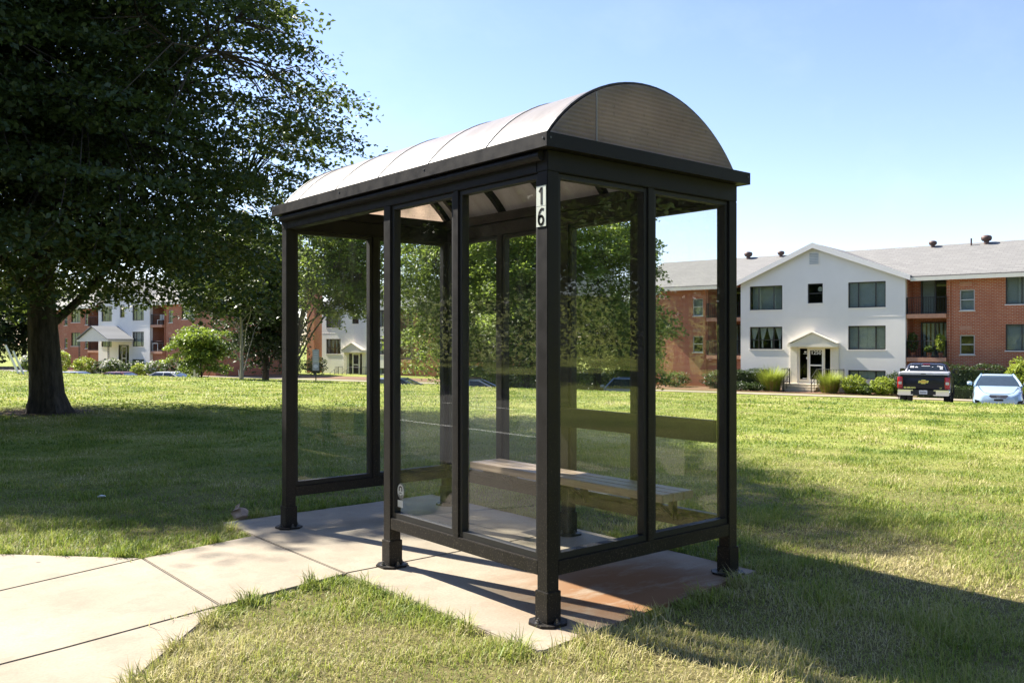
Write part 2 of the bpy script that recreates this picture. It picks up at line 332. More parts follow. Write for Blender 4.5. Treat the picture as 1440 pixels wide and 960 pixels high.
# ---------------------------------------------------------------- mesh helpers
class MB:
    def __init__(s): s.v = []; s.f = []; s.sm = False
    def add(s, vs, fs):
        o = len(s.v); s.v += [tuple(map(float, q)) for q in vs]; s.f += [tuple(o + i for i in q) for q in fs]; return s
    def box(s, x0, x1, y0, y1, z0, z1):
        return s.add([(x0,y0,z0),(x1,y0,z0),(x1,y1,z0),(x0,y1,z0),(x0,y0,z1),(x1,y0,z1),(x1,y1,z1),(x0,y1,z1)],
                     [(0,3,2,1),(4,5,6,7),(0,1,5,4),(1,2,6,5),(2,3,7,6),(3,0,4,7)])
    def hexa(s, b, t):
        return s.add(list(b) + list(t), [(0,3,2,1),(4,5,6,7),(0,1,5,4),(1,2,6,5),(2,3,7,6),(3,0,4,7)])
    def prism(s, poly, axis, a0, a1):
        """polygon (2-D points, counter-clockwise) extruded along axis 0/1/2 from a0 to a1"""
        n = len(poly)
        def P(p, a):
            return (a, p[0], p[1]) if axis == 0 else (p[0], a, p[1]) if axis == 1 else (p[0], p[1], a)
        vs = [P(p, a0) for p in poly] + [P(p, a1) for p in poly]
        fs = [tuple(range(n)), tuple(range(2 * n - 1, n - 1, -1))] + [(i, i + n, (i + 1) % n + n, (i + 1) % n) for i in range(n)]
        return s.add(vs, fs)
    def tube(s, pts, rad, n=8, caps=True):
        pts = [Vector(p) for p in pts]
        rad = rad if hasattr(rad, '__len__') else [rad] * len(pts)
        vs = []; fs = []; ref = None
        for i, p in enumerate(pts):
            d = (pts[min(i + 1, len(pts) - 1)] - pts[max(i - 1, 0)])
            d = d.normalized() if d.length > 1e-9 else Vector((0, 0, 1))
            if ref is None: ref = Vector((1, 0, 0)) if abs(d.x) < .8 else Vector((0, 1, 0))
            a = (ref - d * ref.dot(d)).normalized(); ref = a; b = d.cross(a)
            for k in range(n):
                t = 2 * math.pi * k / n; vs.append(p + (a * math.cos(t) + b * math.sin(t)) * rad[i])
        for i in range(len(pts) - 1):
            for k in range(n):
                k2 = (k + 1) % n; fs.append((i * n + k, i * n + k2, (i + 1) * n + k2, (i + 1) * n + k))
        if caps: fs.append(tuple(range(n - 1, -1, -1))); fs.append(tuple(range((len(pts) - 1) * n, len(pts) * n)))
        return s.add(vs, fs)
    def loft(s, rings, caps=True):
        n = len(rings[0]); vs = [p for r in rings for p in r]; fs = []
        for i in range(len(rings) - 1):
            for k in range(n):
                k2 = (k + 1) % n; fs.append((i * n + k, i * n + k2, (i + 1) * n + k2, (i + 1) * n + k))
        if caps: fs.append(tuple(range(n - 1, -1, -1))); fs.append(tuple(range((len(rings) - 1) * n, len(rings) * n)))
        return s.add(vs, fs)
    def build(s, name, mat, parent=None, smooth=False, bevel=0, label=None, kind=None):
        me = bpy.data.meshes.new(name); me.from_pydata(s.v, [], s.f); me.validate()
        bm = bmesh.new(); bm.from_mesh(me); bmesh.ops.recalc_face_normals(bm, faces=bm.faces[:])
        if bevel: bmesh.ops.bevel(bm, geom=[e for e in bm.edges if e.calc_face_angle(0) > .6], offset=bevel, segments=2, affect='EDGES', clamp_overlap=True)
        bm.to_mesh(me); bm.free()
        if smooth:
            me.polygons.foreach_set('use_smooth', [True] * len(me.polygons))
            try: me.set_sharp_from_angle(angle=R(40))
            except Exception: pass
        me.materials.append(M[mat] if isinstance(mat, str) else mat)
        return link(name, me, parent, label, kind)
def link(name, me, parent=None, label=None, kind=None):
    o = bpy.data.objects.new(name, me); COL.objects.link(o)
    if parent is not None: o.parent = parent
    if label: o['label'] = label
    if kind: o['kind'] = kind
    return o
def box(name, mat, parent, *b, **k): return MB().box(*b).build(name, mat, parent, **k)
def tag(o, label, cat, group=None):
    o['label'] = label; o['category'] = cat
    if group: o['group'] = group
    return o
def thing(name, label, cat, loc=(0, 0, 0), rz=0, group=None):
    o = bpy.data.objects.new(name, None); COL.objects.link(o); o.empty_display_size = .2
    o.location = loc; o.rotation_euler = (0, 0, rz); return tag(o, label, cat, group)
def copy_tree(src, label=None, group=None):
    c = src.copy(); COL.objects.link(c)
    if label: c['label'] = label
    if group: c['group'] = group
    for ch in [x for x in src.children]:
        d = ch.copy(); COL.objects.link(d); d.parent = c
        for gr in [x for x in ch.children]:
            e = gr.copy(); COL.objects.link(e); e.parent = d
    return c
def np_mesh(name, verts, quads=None, mat=None, tris=None, parent=None, kind=None, smooth=False):
    me = bpy.data.meshes.new(name); verts = np.asarray(verts, np.float32)
    me.vertices.add(len(verts)); me.vertices.foreach_set('co', verts.ravel())
    loops = []; starts = []; o = 0
    if quads is not None and len(quads):
        loops.append(np.asarray(quads, np.int32).ravel()); starts.append(np.arange(len(quads)) * 4); o = len(quads) * 4
    if tris is not None and len(tris):
        loops.append(np.asarray(tris, np.int32).ravel()); starts.append(np.arange(len(tris)) * 3 + o)
    lp = np.concatenate(loops); st = np.concatenate(starts).astype(np.int32)
    me.loops.add(len(lp)); me.loops.foreach_set('vertex_index', lp)
    me.polygons.add(len(st)); me.polygons.foreach_set('loop_start', st)
    if smooth: me.polygons.foreach_set('use_smooth', np.ones(len(st), bool))
    me.update(calc_edges=True); me.validate()
    me.materials.append(M[mat]); return link(name, me, parent, None, kind)
def text_mesh(name, body, size, mat, parent, loc, rot, depth=.004, sx=1.0, bold=0.0):
    cu = bpy.data.curves.new(name, 'FONT'); cu.body = body; cu.size = size; cu.extrude = depth; cu.align_x = 'CENTER'; cu.align_y = 'CENTER'; cu.offset = bold
    t = bpy.data.objects.new(name, cu); COL.objects.link(t)
    dg = bpy.context.evaluated_depsgraph_get(); dg.update()
    me = bpy.data.meshes.new_from_object(t.evaluated_get(dg)); bpy.data.objects.remove(t); bpy.data.curves.remove(cu)
    me.materials.clear(); me.materials.append(M[mat])
    o = link(name, me, parent); o.location = loc; o.rotation_euler = rot; o.scale = (sx, 1, 1); return o

# ---------------------------------------------------------------- foliage helpers
def unit(v): return v / np.maximum(np.linalg.norm(v, axis=-1, keepdims=True), 1e-9)
def leaf_quads(c, size, up=.8, droop=.25, aspect=.62):
    """one kite-shaped folded quad per centre; returns verts, quads"""
    n = len(c); size = np.broadcast_to(size, n).reshape(n, 1)
    ax = rng.normal(size=(n, 3)); ax[:, 2] = ax[:, 2] * .5 - droop; ax = unit(ax)
    nr = rng.normal(size=(n, 3)); nr[:, 2] = np.abs(nr[:, 2]) + up; nr = unit(nr - ax * (nr * ax).sum(1, keepdims=True))
    sd = np.cross(ax, nr)
    w = size * aspect * .5
    v = np.stack([c - ax * size * .5, c + sd * w + nr * size * .10 - ax * size * .05, c + ax * size * .5 - nr * size * .06, c - sd * w + nr * size * .10 - ax * size * .05], 1).reshape(-1, 3)
    return v, np.arange(n * 4).reshape(n, 4)
def leaves(name, mat, parent, c, size, **k):
    v, q = leaf_quads(c, size, **k); return np_mesh(name, v, q, mat, parent=parent)
def blob_points(n, rad, zscale=1, flat=0.0, shell=.5):
    d = unit(rng.normal(size=(n, 3))); r = rng.random(n) ** (1 / 3); r = shell + (1 - shell) * r if shell else r
    p = d * r[:, None] * rad; p[:, 2] *= zscale; return p

def crown_tree(name, label, loc, H, Rc, zc, zr, tr, leafmat, bark, nclump, per, lsize, csize=(.6, .2), seed=1, lean=(0, 0), group=None, zmin=1.8, limbs=14, lump=.25, scale_out=2.2, trunk_top=.75, aspect=.62, up=.8, taper=0.0):
    """tapered trunk, limbs that fork to twigs, and flattened sprays of leaves along and beyond the twigs"""
    global rng
    keep = rng; rng = np.random.default_rng(seed); rnd = random.Random(seed)
    t = thing(name, label, 'tree', loc, 0, group)
    # trunk
    pts = []; rad = []
    for i in range(15):
        k = (i / 14) ** 1.6; z = H * trunk_top * k
        fl = tr * (1 + .42 * math.exp(-z / .28 / max(tr, .1) * .35)) * (1 - .78 * k)
        pts.append((lean[0] * .35 * k + .12 * math.sin(k * 5 + seed) * k, lean[1] * .35 * k + .1 * math.cos(k * 4 + seed) * k, z - .08)); rad.append(max(fl, .02))
    mb = MB(); nr_ = 26; mb.tube(pts, rad, nr_)
    for i_ in range(15):
        zz_ = max(pts[i_][2], 0); cx_, cy_ = pts[i_][0], pts[i_][1]
        for k_ in range(nr_):
            x_, y_, z_ = mb.v[i_ * nr_ + k_]; th_ = math.atan2(y_ - cy_, x_ - cx_)
            f_ = 1 + .34 * math.exp(-zz_ / (1.1 * tr)) * max(0, math.sin(5 * th_ + seed)) ** 2 + .05 * math.sin(9 * th_ + z_ * .7) + .04 * math.sin(4 * th_ + 2 * z_)
            mb.v[i_ * nr_ + k_] = (cx_ + (x_ - cx_) * f_, cy_ + (y_ - cy_) * f_, z_)
    tk = mb.build('trunk', bark, t, smooth=True)
    P = [np.array(p) for p in pts]
    lm = MB(); skel = []
    for i in range(limbs):
        k = .16 + .80 * (i + rnd.random() * .6) / limbs
        kq = k ** (1 / 1.6) * 14; j = min(int(kq), 13); base = P[j] * (1 - (kq - j)) + P[j + 1] * (kq - j)
        az = i * 2.39996 + rnd.uniform(-.4, .4)
        zt = base[2] + (H - base[2]) * rnd.uniform(.12, .5) + .3
        zz = (zt - zc) / zr; er = Rc * math.sqrt(max(.08, 1 - zz * zz)) * rnd.uniform(.75, .95)
        tip = np.array([math.cos(az) * er + lean[0] * .6, math.sin(az) * er + lean[1] * .6, zt])
        q = []
        for s in range(8):
            e = s / 7; p = base * (1 - e) + tip * e
            p = p + np.array([0, 0, (tip[2] - base[2]) * .22 * math.sin(e * math.pi)]) + np.array([rnd.uniform(-1, 1), rnd.uniform(-1, 1), rnd.uniform(-.5, .5)]) * .035 * er * (e > 0)
            q.append(p)
        rl = tr * .34 * (1 - .62 * k)
        lm.tube(q, [max(rl * (1 - .85 * s / 7), .012) for s in range(8)], 7); skel += q[2:]
    skel = np.array(skel + [p for p in P[9:]])
    # clumps
    n = nclump; d = unit(rng.normal(size=(n * 3, 3))); r = rng.random(n * 3) ** (1 / scale_out)
    th = np.arctan2(d[:, 1], d[:, 0]); ph = np.arcsin(d[:, 2])
    lumpf = 1 + lump * (np.sin(3 * th + seed) * np.cos(4 * ph + 2 * seed) * .6 + np.sin(7 * th + 3 * seed) * np.sin(5 * ph) * .4)
    c = d * (r * lumpf)[:, None] * np.array([Rc, Rc, zr]) + np.array([lean[0] * .7, lean[1] * .7, zc])
    if taper:
        hk = sstep(c[:, 2], zc, H); cx0 = np.array([lean[0] * .7, lean[1] * .7]); c[:, :2] = cx0 + (c[:, :2] - cx0) * (1 - taper * hk)[:, None] + np.array(lean) * (hk * .9)[:, None]
    c = c[c[:, 2] > zmin + rng.random(len(c)) * 1.2][:n]
    tw = MB()
    for p in c:
        i = np.argmin(((skel - p) ** 2).sum(1) + 4.0 * np.maximum(skel[:, 2] - p[2] - .2, 0) ** 2); b = skel[i]; m = (b + p) / 2 + np.array([0, 0, .18 * np.linalg.norm(p - b)])
        tw.tube([b, m, p], [.02 + .006 * tr, .014, .005], 4, caps=False)
    lm.v, lm.f = lm.v, lm.f
    o = len(lm.v); lm.v += tw.v; lm.f += [tuple(o + i for i in f) for f in tw.f]
    lm.build('branches', bark, t, smooth=True)
    # leaves: flattened sprays that lean outwards and down
    N_ = len(c) * per; idx = np.repeat(np.arange(len(c)), per)
    out = unit((c - np.array([0, 0, zc * .9])) * np.array([1, 1, .25]))
    cs = rng.uniform(.7, 1.35, len(c))
    an = rng.random(N_) * 2 * np.pi; rd = rng.random(N_) ** .6
    off = np.stack([np.cos(an) * rd * csize[0], np.sin(an) * rd * csize[0], (rng.random(N_) * 2 - 1) * csize[1]], 1) * cs[idx][:, None]
    rad_ = (off * out[idx]).sum(1)
    off[:, 2] -= rad_ * .28 + np.abs(rad_) * .08
    pos = c[idx] + off
    leaves('crown', leafmat, t, pos, lsize * rng.uniform(.7, 1.3, N_), aspect=aspect, up=up)
    rng = keep
    return t

def shrub(name, label, loc, rad, hz, mat, nl, ls, group=None, seed=0, extra=None, boxy=False):
    global rng
    keep = rng; rng = np.random.default_rng(100 + seed)
    t = thing(name, label, 'shrub' if not boxy else 'hedge', loc, ANG_2 if boxy else 0, group)
    st = MB()
    if boxy:
        lx, ly = rad
        p = (rng.random((nl, 3)) * 2 - 1); ax = rng.integers(0, 3, nl); sgn = np.where(rng.random(nl) < .5, -1, 1)
        p[np.arange(nl), ax] = sgn * (1 - np.abs(rng.normal(size=nl)) * .12)
        p = p * np.array([lx, ly, hz / 2]) + np.array([0, 0, hz / 2]) + rng.normal(size=(nl, 3)) * .04
        p[:, 2] += .07 * np.sin(p[:, 0] * 3.1) + .05 * np.sin(p[:, 0] * 7)
        for i in range(6):
            x = lx * (-.85 + 1.7 * i / 5); st.tube([(x, 0, 0), (x + .05, .03, hz * .6)], [.03, .015], 6)
        MB().box(-lx * .9, lx * .9, -ly * .8, ly * .8, .06, hz * .86).build('inner_growth', mat, t)
    else:
        p = blob_points(nl, 1, shell=.55); k = 1 + .16 * np.sin(4 * np.arctan2(p[:, 1], p[:, 0]) + seed) + .12 * np.sin(9 * p[:, 2] + 5 * p[:, 0])
        p = p * k[:, None] * np.array([rad, rad, hz / 2]) + np.array([0, 0, hz * .5])
        for i in range(7):
            a = i * .9; st.tube([(0, 0, -.02), (math.cos(a) * rad * .3, math.sin(a) * rad * .3, hz * .35), (math.cos(a) * rad * .6, math.sin(a) * rad * .6, hz * .65)], [.03, .02, .008], 5)
    p[:, 2] = np.maximum(p[:, 2], .02)
    st.build('stems', 'barkd', t)
    leaves('foliage', mat, t, p, ls * rng.uniform(.7, 1.3, nl), droop=.1)
    if extra:
        q = blob_points(extra[1], 1, shell=.9); q = q[q[:, 2] > -.1] * np.array([rad, rad, hz / 2]) * 1.05 + np.array([0, 0, hz * .5])
        leaves('flowers', extra[0], t, q, ls * 1.3, droop=0)
    rng = keep; return t
def blades_mesh(n, base, az, length, width, lean, curl, z0=None):
    """5-vertex bent blades; base (n,3)"""
    d = np.stack([np.cos(az), np.sin(az), np.zeros(n)], 1); s = np.stack([-np.sin(az), np.cos(az), np.zeros(n)], 1)
    up = np.array([0, 0, 1.0])
    w = width[:, None] * .5; Lh = length[:, None]
    a1 = lean[:, None]; a2 = (lean + curl)[:, None]
    p1 = base + (d * np.sin(a1) + up * np.cos(a1)) * Lh * .55
    p2 = p1 + (d * np.sin(a2) + up * np.cos(a2)) * Lh * .45
    v = np.stack([base - s * w, base + s * w, p1 - s * w * .8, p1 + s * w * .8, p2], 1).reshape(-1, 3)
    o = np.arange(n) * 5
    return v, np.stack([o, o + 1, o + 3, o + 2], 1), np.stack([o + 2, o + 3, o + 4], 1)
def grass_clump(label, loc, h, n, seed, straw=.25, group=None):
    global rng
    keep = rng; rng = np.random.default_rng(300 + seed)
    t = thing('ornamental_grass', label, 'ornamental grass', loc, 0, group)
    for nm, mat, m, hh in (('blades', 'fountain', n, h), ('dry_blades', 'straw', int(n * straw), h * .6)):
        az = rng.random(m) * 2 * np.pi; rr = rng.random(m) ** .6 * h * .32
        base = np.stack([np.cos(az) * rr, np.sin(az) * rr, np.full(m, -.03)], 1)
        v, q, tr = blades_mesh(m, base, az + rng.normal(size=m) * .4, hh * rng.uniform(.75, 1.25, m), np.full(m, .022), rng.uniform(.02, .45, m), rng.uniform(.2, 1.3, m))
        np_mesh(nm, v, q, mat, tr, parent=t)
    rng = keep; return t

# ================================================================ GROUND
def axis(fine0, fine1, step, far, extra=()):
    a = list(np.arange(fine0, fine1 + 1e-6, step)); v = fine1; st = step
    while v < far: st *= 1.35; v += st; a.append(v)
    v = fine0; st = step
    while v > -far: st *= 1.35; v -= st; a.append(v)
    return np.unique(np.round(np.array(a + list(extra)), 4))
gx = axis(-16, 62, .65, 700, (-3.12, -3.09, -3.06, -13.5, -13.45, -13.4)); gy = axis(-30, 95, .75, 700)
X, Y = np.meshgrid(gx, gy, indexing='ij'); Z = ground_z(X, Y)
V = np.stack([X, Y, Z], -1).reshape(-1, 3); ny = len(gy)
ii, jj = np.meshgrid(np.arange(len(gx) - 1), np.arange(ny - 1), indexing='ij'); b0 = (ii * ny + jj).ravel()
np_mesh('ground', V, np.stack([b0, b0 + ny, b0 + ny + 1, b0 + 1], 1), 'ground', kind='structure', smooth=True)

# street along the shelter's front, kerb, line
MB().box(-13.4, -3.1, -400, 400, -.30, -.155).build('road', 'asphalt', kind='structure')
MB().box(-3.08, -2.93, -60, 120, -.30, -.005).build('kerb', 'concrete', kind='structure', bevel=.02)
MB().box(-13.58, -13.43, -60, 120, -.30, -.005).build('kerb', 'concrete', kind='structure', bevel=.02)
ln = MB(); ln.box(-6.48, -6.36, -80, 120, -.2, -.149)
for k in range(-12, 20): ln.box(-9.95, -9.83, k * 6, k * 6 + 3, -.2, -.149)
ln.build('road_line', 'paint', kind='structure')

# parking lot in front of the buildings, as a strip that follows the fall of the land
us = np.linspace(-95, 48, 80); ts = np.linspace(30.25, 48.35, 12)
U, T = np.meshgrid(us, ts, indexing='ij')
def ut_xyz(U, T, dz, zf=None):
    b = O_B - NIN * tcoord(O_B[0], O_B[1])
    Xw = b[0] + UDIR[0] * U + NIN[0] * T; Yw = b[1] + UDIR[1] * U + NIN[1] * T
    Zw = lot_z(U, T) if zf is None else np.full_like(U, zf)
    return np.stack([Xw, Yw, Zw + dz], -1).reshape(-1, 3)
def strip(name, mat, U, T, dz, zf=None):
    n2 = U.shape[1]; i, j = np.meshgrid(np.arange(U.shape[0] - 1), np.arange(n2 - 1), indexing='ij'); b = (i * n2 + j).ravel()
    return np_mesh(name, ut_xyz(U, T, dz, zf), np.stack([b, b + n2, b + n2 + 1, b + 1], 1), mat, kind='structure')
strip('parking_lot', 'lotasphalt', U, T, 0)
U, T = np.meshgrid(np.linspace(-95, 48, 40), np.array([50.2, 51.8]), indexing='ij'); strip('pavement', 'concrete', U, T, .03, -1.66)
U, T = np.meshgrid(np.linspace(-95, 48, 40), np.array([52.6, 57.0]), indexing='ij'); strip('planting_bed', 'mulch', U, T, .02, -1.66)

# concrete pad and path
SLABS = [
    [(-.27, -.24), (1.69, -.04), (1.69, 1.530), (-.27, 1.516)],
    [(-.27, 1.526), (1.69, 1.540), (1.69, 3.45), (-.27, 3.45)],
    [(-1.098, 1.366), (-.28, 1.515), (-.28, 2.86), (-1.098, 2.690)],
    [(-2.92, 1.02), (-1.906, 1.196), (-1.106, 1.372), (-1.106, 2.684), (-1.95, 2.428), (-2.92, 2.18)],
    [(-2.92, 2.19), (-1.95, 2.438), (-1.106, 2.694), (-1.82, 3.44), (-2.92, 4.55)],
    [(-2.92, 1.01), (-1.906, 1.186), (-1.106, 1.360), (-1.82, .55), (-2.92, -.56)],
]
pm = MB()
for q in SLABS: pm.prism(q, 2, -.12, 0.0)
pm.build('path', 'concrete', kind='structure', bevel=.006)
jm = MB()
for (x0, y0), (x1, y1) in (((-.27, 1.521), (1.69, 1.535)), ((-.275, 1.515), (-.275, 2.86)), ((-1.102, 1.365), (-1.102, 2.688)), ((-2.92, 1.015), (-1.906, 1.191)), ((-1.906, 1.191), (-1.102, 1.366)), ((-2.92, 2.185), (-1.95, 2.433)), ((-1.95, 2.433), (-1.102, 2.689))):
    d = np.array([x1 - x0, y1 - y0]); n = np.array([-d[1], d[0]]) / np.hypot(*d) * .0046
    jm.hexa([(x0 - n[0], y0 - n[1], -.1), (x1 - n[0], y1 - n[1], -.1), (x1 + n[0], y1 + n[1], -.1), (x0 + n[0], y0 + n[1], -.1)],
            [(x0 - n[0], y0 - n[1], -.004), (x1 - n[0], y1 - n[1], -.004), (x1 + n[0], y1 + n[1], -.004), (x0 + n[0], y0 + n[1], -.004)])
jm.build('path_joint', 'joint', kind='structure')

# ---------------------------------------------------------------- lawn grass
def in_poly(x, y, poly, m=0.0):
    ok = np.ones(len(x), bool); n = len(poly)
    for i in range(n):
        x0, y0 = poly[i]; x1, y1 = poly[(i + 1) % n]; d = math.hypot(x1 - x0, y1 - y0)
        ok &= ((x1 - x0) * (y - y0) - (y1 - y0) * (x - x0)) / d > -m
    return ok
HULL = [SLABS[0][:2] + SLABS[1][2:], SLABS[2], SLABS[3], SLABS[4][:3] + SLABS[4][3:], [(-2.92, 1.01), (-2.92, -.56), (-1.82, .55), (-1.106, 1.360), (-1.906, 1.186)]]
TREE_XY = WP(-9.55, 18.0)
def grass_points(f0, f1, dens, spread=.76):
    ar = spread * (f1 * f1 - f0 * f0); n = int(ar * dens)
    f = np.sqrt(rng.random(n) * (f1 * f1 - f0 * f0) + f0 * f0); r = f * (rng.random(n) * 2 - 1) * spread
    x = CAM[0] + RT[0] * r + FW[0] * f; y = CAM[1] + RT[1] * r + FW[1] * f
    keep = (x > -2.9) & (tcoord(x, y) < 28.6)
    for h in HULL: keep &= ~in_poly(x, y, h, .012)
    # worn turf: thinner in dry patches
    pat = np.sin(x * 2.1 + 1.3 * np.sin(y * 1.7)) * np.sin(y * 2.7 + x * .8)
    keep &= rng.random(n) > .30 * np.clip(pat, 0, 1)
    keep &= np.hypot(x - TREE_XY.x, y - TREE_XY.y) > .6 + 1.1 * rng.random(n)
    return x[keep], y[keep]
gv = []; gq = []; gt = []; off = 0
def put(x, y, ln, wd, lean, curl, zoff=-.012, az=None):
    global off
    n = len(x); az = rng.random(n) * 2 * np.pi if az is None else az
    v, q, t = blades_mesh(n, np.stack([x, y, ground_z(x, y) + zoff], 1), az, ln, wd, lean, curl)
    gv.append(v); gq.append(q + off); gt.append(t + off); off += len(v)
for f0, f1, dens, ln, wd in ((.9, 4.6, 9500, .072, .0038), (4.6, 7.5, 6000, .066, .005), (7.5, 12, 2800, .056, .0075), (12, 20, 1000, .056, .014), (20, 32, 330, .056, .026), (32, 60, 110, .055, .05)):
    x, y = grass_points(f0, f1, dens, 1.2 if f1 < 8 else .95); n = len(x)
    tuft = .75 + .55 * np.clip(np.sin(x * 4.3 + 2 * np.sin(y * 3.1)) * np.sin(y * 5.1 + x), -.4, 1)
    put(x, y, ln * tuft * rng.uniform(.55, 1.5, n), wd * rng.uniform(.7, 1.3, n), rng.uniform(.05, .95, n), rng.uniform(.1, 1.3, n))
# longer fringe where the mower does not reach: round the slab and along the path
for poly in ([(-.28, 3.46), (-.28, 2.87), (-1.1, 2.70), (-1.82, 3.45), (-2.9, 4.55)], [(-2.9, -.56), (-1.82, .54), (-1.12, 1.35), (-.29, 1.50), (-.28, -.25), (1.70, -.05), (1.70, 3.46), (-.28, 3.46)]):
    for (x0, y0), (x1, y1) in zip(poly[:-1], poly[1:]):
        Ls = math.hypot(x1 - x0, y1 - y0); n = int(Ls * 1300)
        k = rng.random(n); dx, dy = (x1 - x0) / Ls, (y1 - y0) / Ls; sg = np.abs(rng.normal(size=n)) * .060 + .004
        # outward normal: away from the concrete
        nx, ny_ = -dy, dx
        mid = (x0 + dx * Ls * .5 + nx * .05, y0 + dy * Ls * .5 + ny_ * .05)
        if any(in_poly(np.array([mid[0]]), np.array([mid[1]]), h, 0)[0] for h in HULL): nx, ny_ = -nx, -ny_
        x = x0 + dx * Ls * k + nx * sg; y = y0 + dy * Ls * k + ny_ * sg
        clump = .55 + .8 * np.clip(np.sin(k * Ls * 9 + x0 * 3) * np.sin(k * Ls * 23 + 1), -.35, 1)
        az = np.where(rng.random(n) < .5, math.atan2(-ny_, -nx) + rng.normal(size=n) * .7, rng.random(n) * 6.283)
        put(x, y, .085 * clump * rng.uniform(.6, 1.6, n), np.full(n, .0048), rng.uniform(.1, .8, n), rng.uniform(.2, 1.3, n), az=az)
go = np_mesh('grass', np.concatenate(gv), np.concatenate(gq), 'grass', np.concatenate(gt), kind='stuff')
print('grass blades', off // 5)
del gv, gq, gt

# ================================================================ BUS SHELTER
SW, SL = 1.542, 2.985          # outer width (X) and length (Y)
PS = .077
H0, H1, H2 = 2.24, 2.345, 2.415
bs = thing('bus_shelter', 'dark bronze glass bus shelter with domed roof on the concrete pad', 'bus shelter')
def post(x, y, foot=True, plate=(-1, -1)):
    p = MB().box(x, x + PS, y, y + PS, .012, H0 + .001).build('post', 'metal', bs, bevel=.003)
    e = .008
    MB().box(x - e, x + PS + e, y - e, y + PS + e, .014, .165).build('foot_sleeve', 'metal', p, bevel=.003)
    cx, cy = x + PS / 2, y + PS / 2
    s = .090
    poly = [(-s, -s * .5), (-s * .5, -s), (s * .5, -s), (s, -s * .5), (s, s * .5), (s * .5, s), (-s * .5, s), (-s, s * .5)]
    bp = MB().prism([(cx + a, cy + b) for a, b in poly], 2, 0.0, .013).build('base_plate', 'metal', p, bevel=.002)
    for a, b in ((-.066, .0), (.0, -.066), (.066, .0), (0, .066)):
        bm_ = MB(); bm_.loft([[(cx + a + r * math.cos(q), cy + b + r * math.sin(q), z) for q in np.linspace(0, 2 * math.pi, 13)[:-1]] for r, z in ((.017, .010), (.017, .017), (.011, .018), (.011, .028), (.006, .0285), (.006, .038))]); bm_.build('anchor_bolt', 'steel', p)
    return p
post(0, 0); post(0, 1.452); post(0, SL - PS); post(SW - PS, 0); post(SW - PS, 1.40); post(SW - PS, SL - PS)
MZ0, MZ1 = .31, H0
for (x0, x1, y0, y1) in ((0.004, PS - .004, .747, .797), (SW - PS + .004, SW - .004, .727, .787), (SW - PS + .004, SW - .004, 2.165, 2.225), (.745, .795, 0.004, PS - .004), (.745, .795, SL - PS + .004, SL - .004)):
    MB().box(x0, x1, y0, y1, MZ0 - .004, MZ1 + .002).build('mullion', 'metal', bs, bevel=.003)
# bottom rails and header beams
def rail(nm, x0, x1, y0, y1, z0, z1): return MB().box(x0, x1, y0, y1, z0, z1).build(nm, 'metal', bs, bevel=.003)
rail('bottom_rail', .002, PS - .002, PS, 1.452, .238, MZ0); rail('bottom_rail', PS, SW - PS, .002, PS - .002, .238, MZ0); rail('bottom_rail', PS, SW - PS, SL - PS + .002, SL - .002, .238, MZ0)
rail('bottom_rail', SW - PS + .002, SW - .002, PS, 1.40, .238, MZ0); rail('bottom_rail', SW - PS + .002, SW - .002, 1.40 + PS, SL - PS, .238, MZ0)
for (x0, x1, y0, y1) in ((0.0015, PS + .003, PS + .003, 2.897), (SW - PS - .003, SW - .0015, PS + .003, 2.897), (0.0, SW, -.0015, PS + .002), (0.0, SW, 2.898, SL + .0015)):
    MB().box(x0, x1, y0, y1, H0, H1 - .002).build('header_beam', 'metal', bs, bevel=.004)
# rounded gutter tube under the front eave
for x in (-.012,): MB().tube([(x, .03, H1 - .028), (x, SL - .03, H1 - .028)], .026, 12).build('eave_tube', 'metal', bs, smooth=True)
o = .056
q_ = .10
for poly in ([(-o, -o), (q_, q_), (q_, SL - q_), (-o, SL + o)], [(SW + o, -o), (SW + o, SL + o), (SW - q_, SL - q_), (SW - q_, q_)],
             [(-o + .0012, -o - .0003), (SW + o - .0012, -o - .0003), (SW - q_, q_ - .0012), (q_, q_ - .0012)], [(-o + .0012, SL + o + .0003), (q_, SL - q_ + .0012), (SW - q_, SL - q_ + .0012), (SW + o - .0012, SL + o + .0003)]):
    MB().prism(poly, 2, H1, H2).build('fascia', 'metal', bs)
def screw(p0, p1): MB().tube([p0, p1], .006, 8).build('fascia_screw', 'steel', bs)
for y in (-.03, 1.0, 2.0, SL + .03): screw((-o - .003, y, (H1 + H2) / 2 + .008), (-o + .001, y, (H1 + H2) / 2 + .008))
for x in (-.03, SW + .03): screw((x, -o - .003, (H1 + H2) / 2 + .008), (x, -o + .001, (H1 + H2) / 2 + .008))
# barrel roof
CH = SW / 2; RISE = .388; RR = (CH * CH + RISE * RISE) / (2 * RISE); ZC = H2 + RISE - RR; AM = math.asin(CH / RR)
def arc(r, n=28, a0=-1, a1=1): return [(CH + r * math.sin(AM * (a0 + (a1 - a0) * i / n)), ZC + r * math.cos(AM * (a0 + (a1 - a0) * i / n))) for i in range(n + 1)]
def arc_shell(r0, r1, y0, y1, n=28):
    a = arc(r0, n); b = arc(r1, n); mb = MB(); rings = []
    for (p, q) in zip(a, b): rings.append([(p[0], y0, p[1]), (p[0], y1, p[1]), (q[0], y1, q[1]), (q[0], y0, q[1])])
    return mb.loft(rings)
RY = [.03, .52, 1.07, 1.635, 2.19, 2.75, 2.955]
for a, b in zip(RY[:-1], RY[1:]):
    arc_shell(RR - .006, RR, a + .004, b - .004).build('roof_sheet', 'sheet', bs, smooth=True)
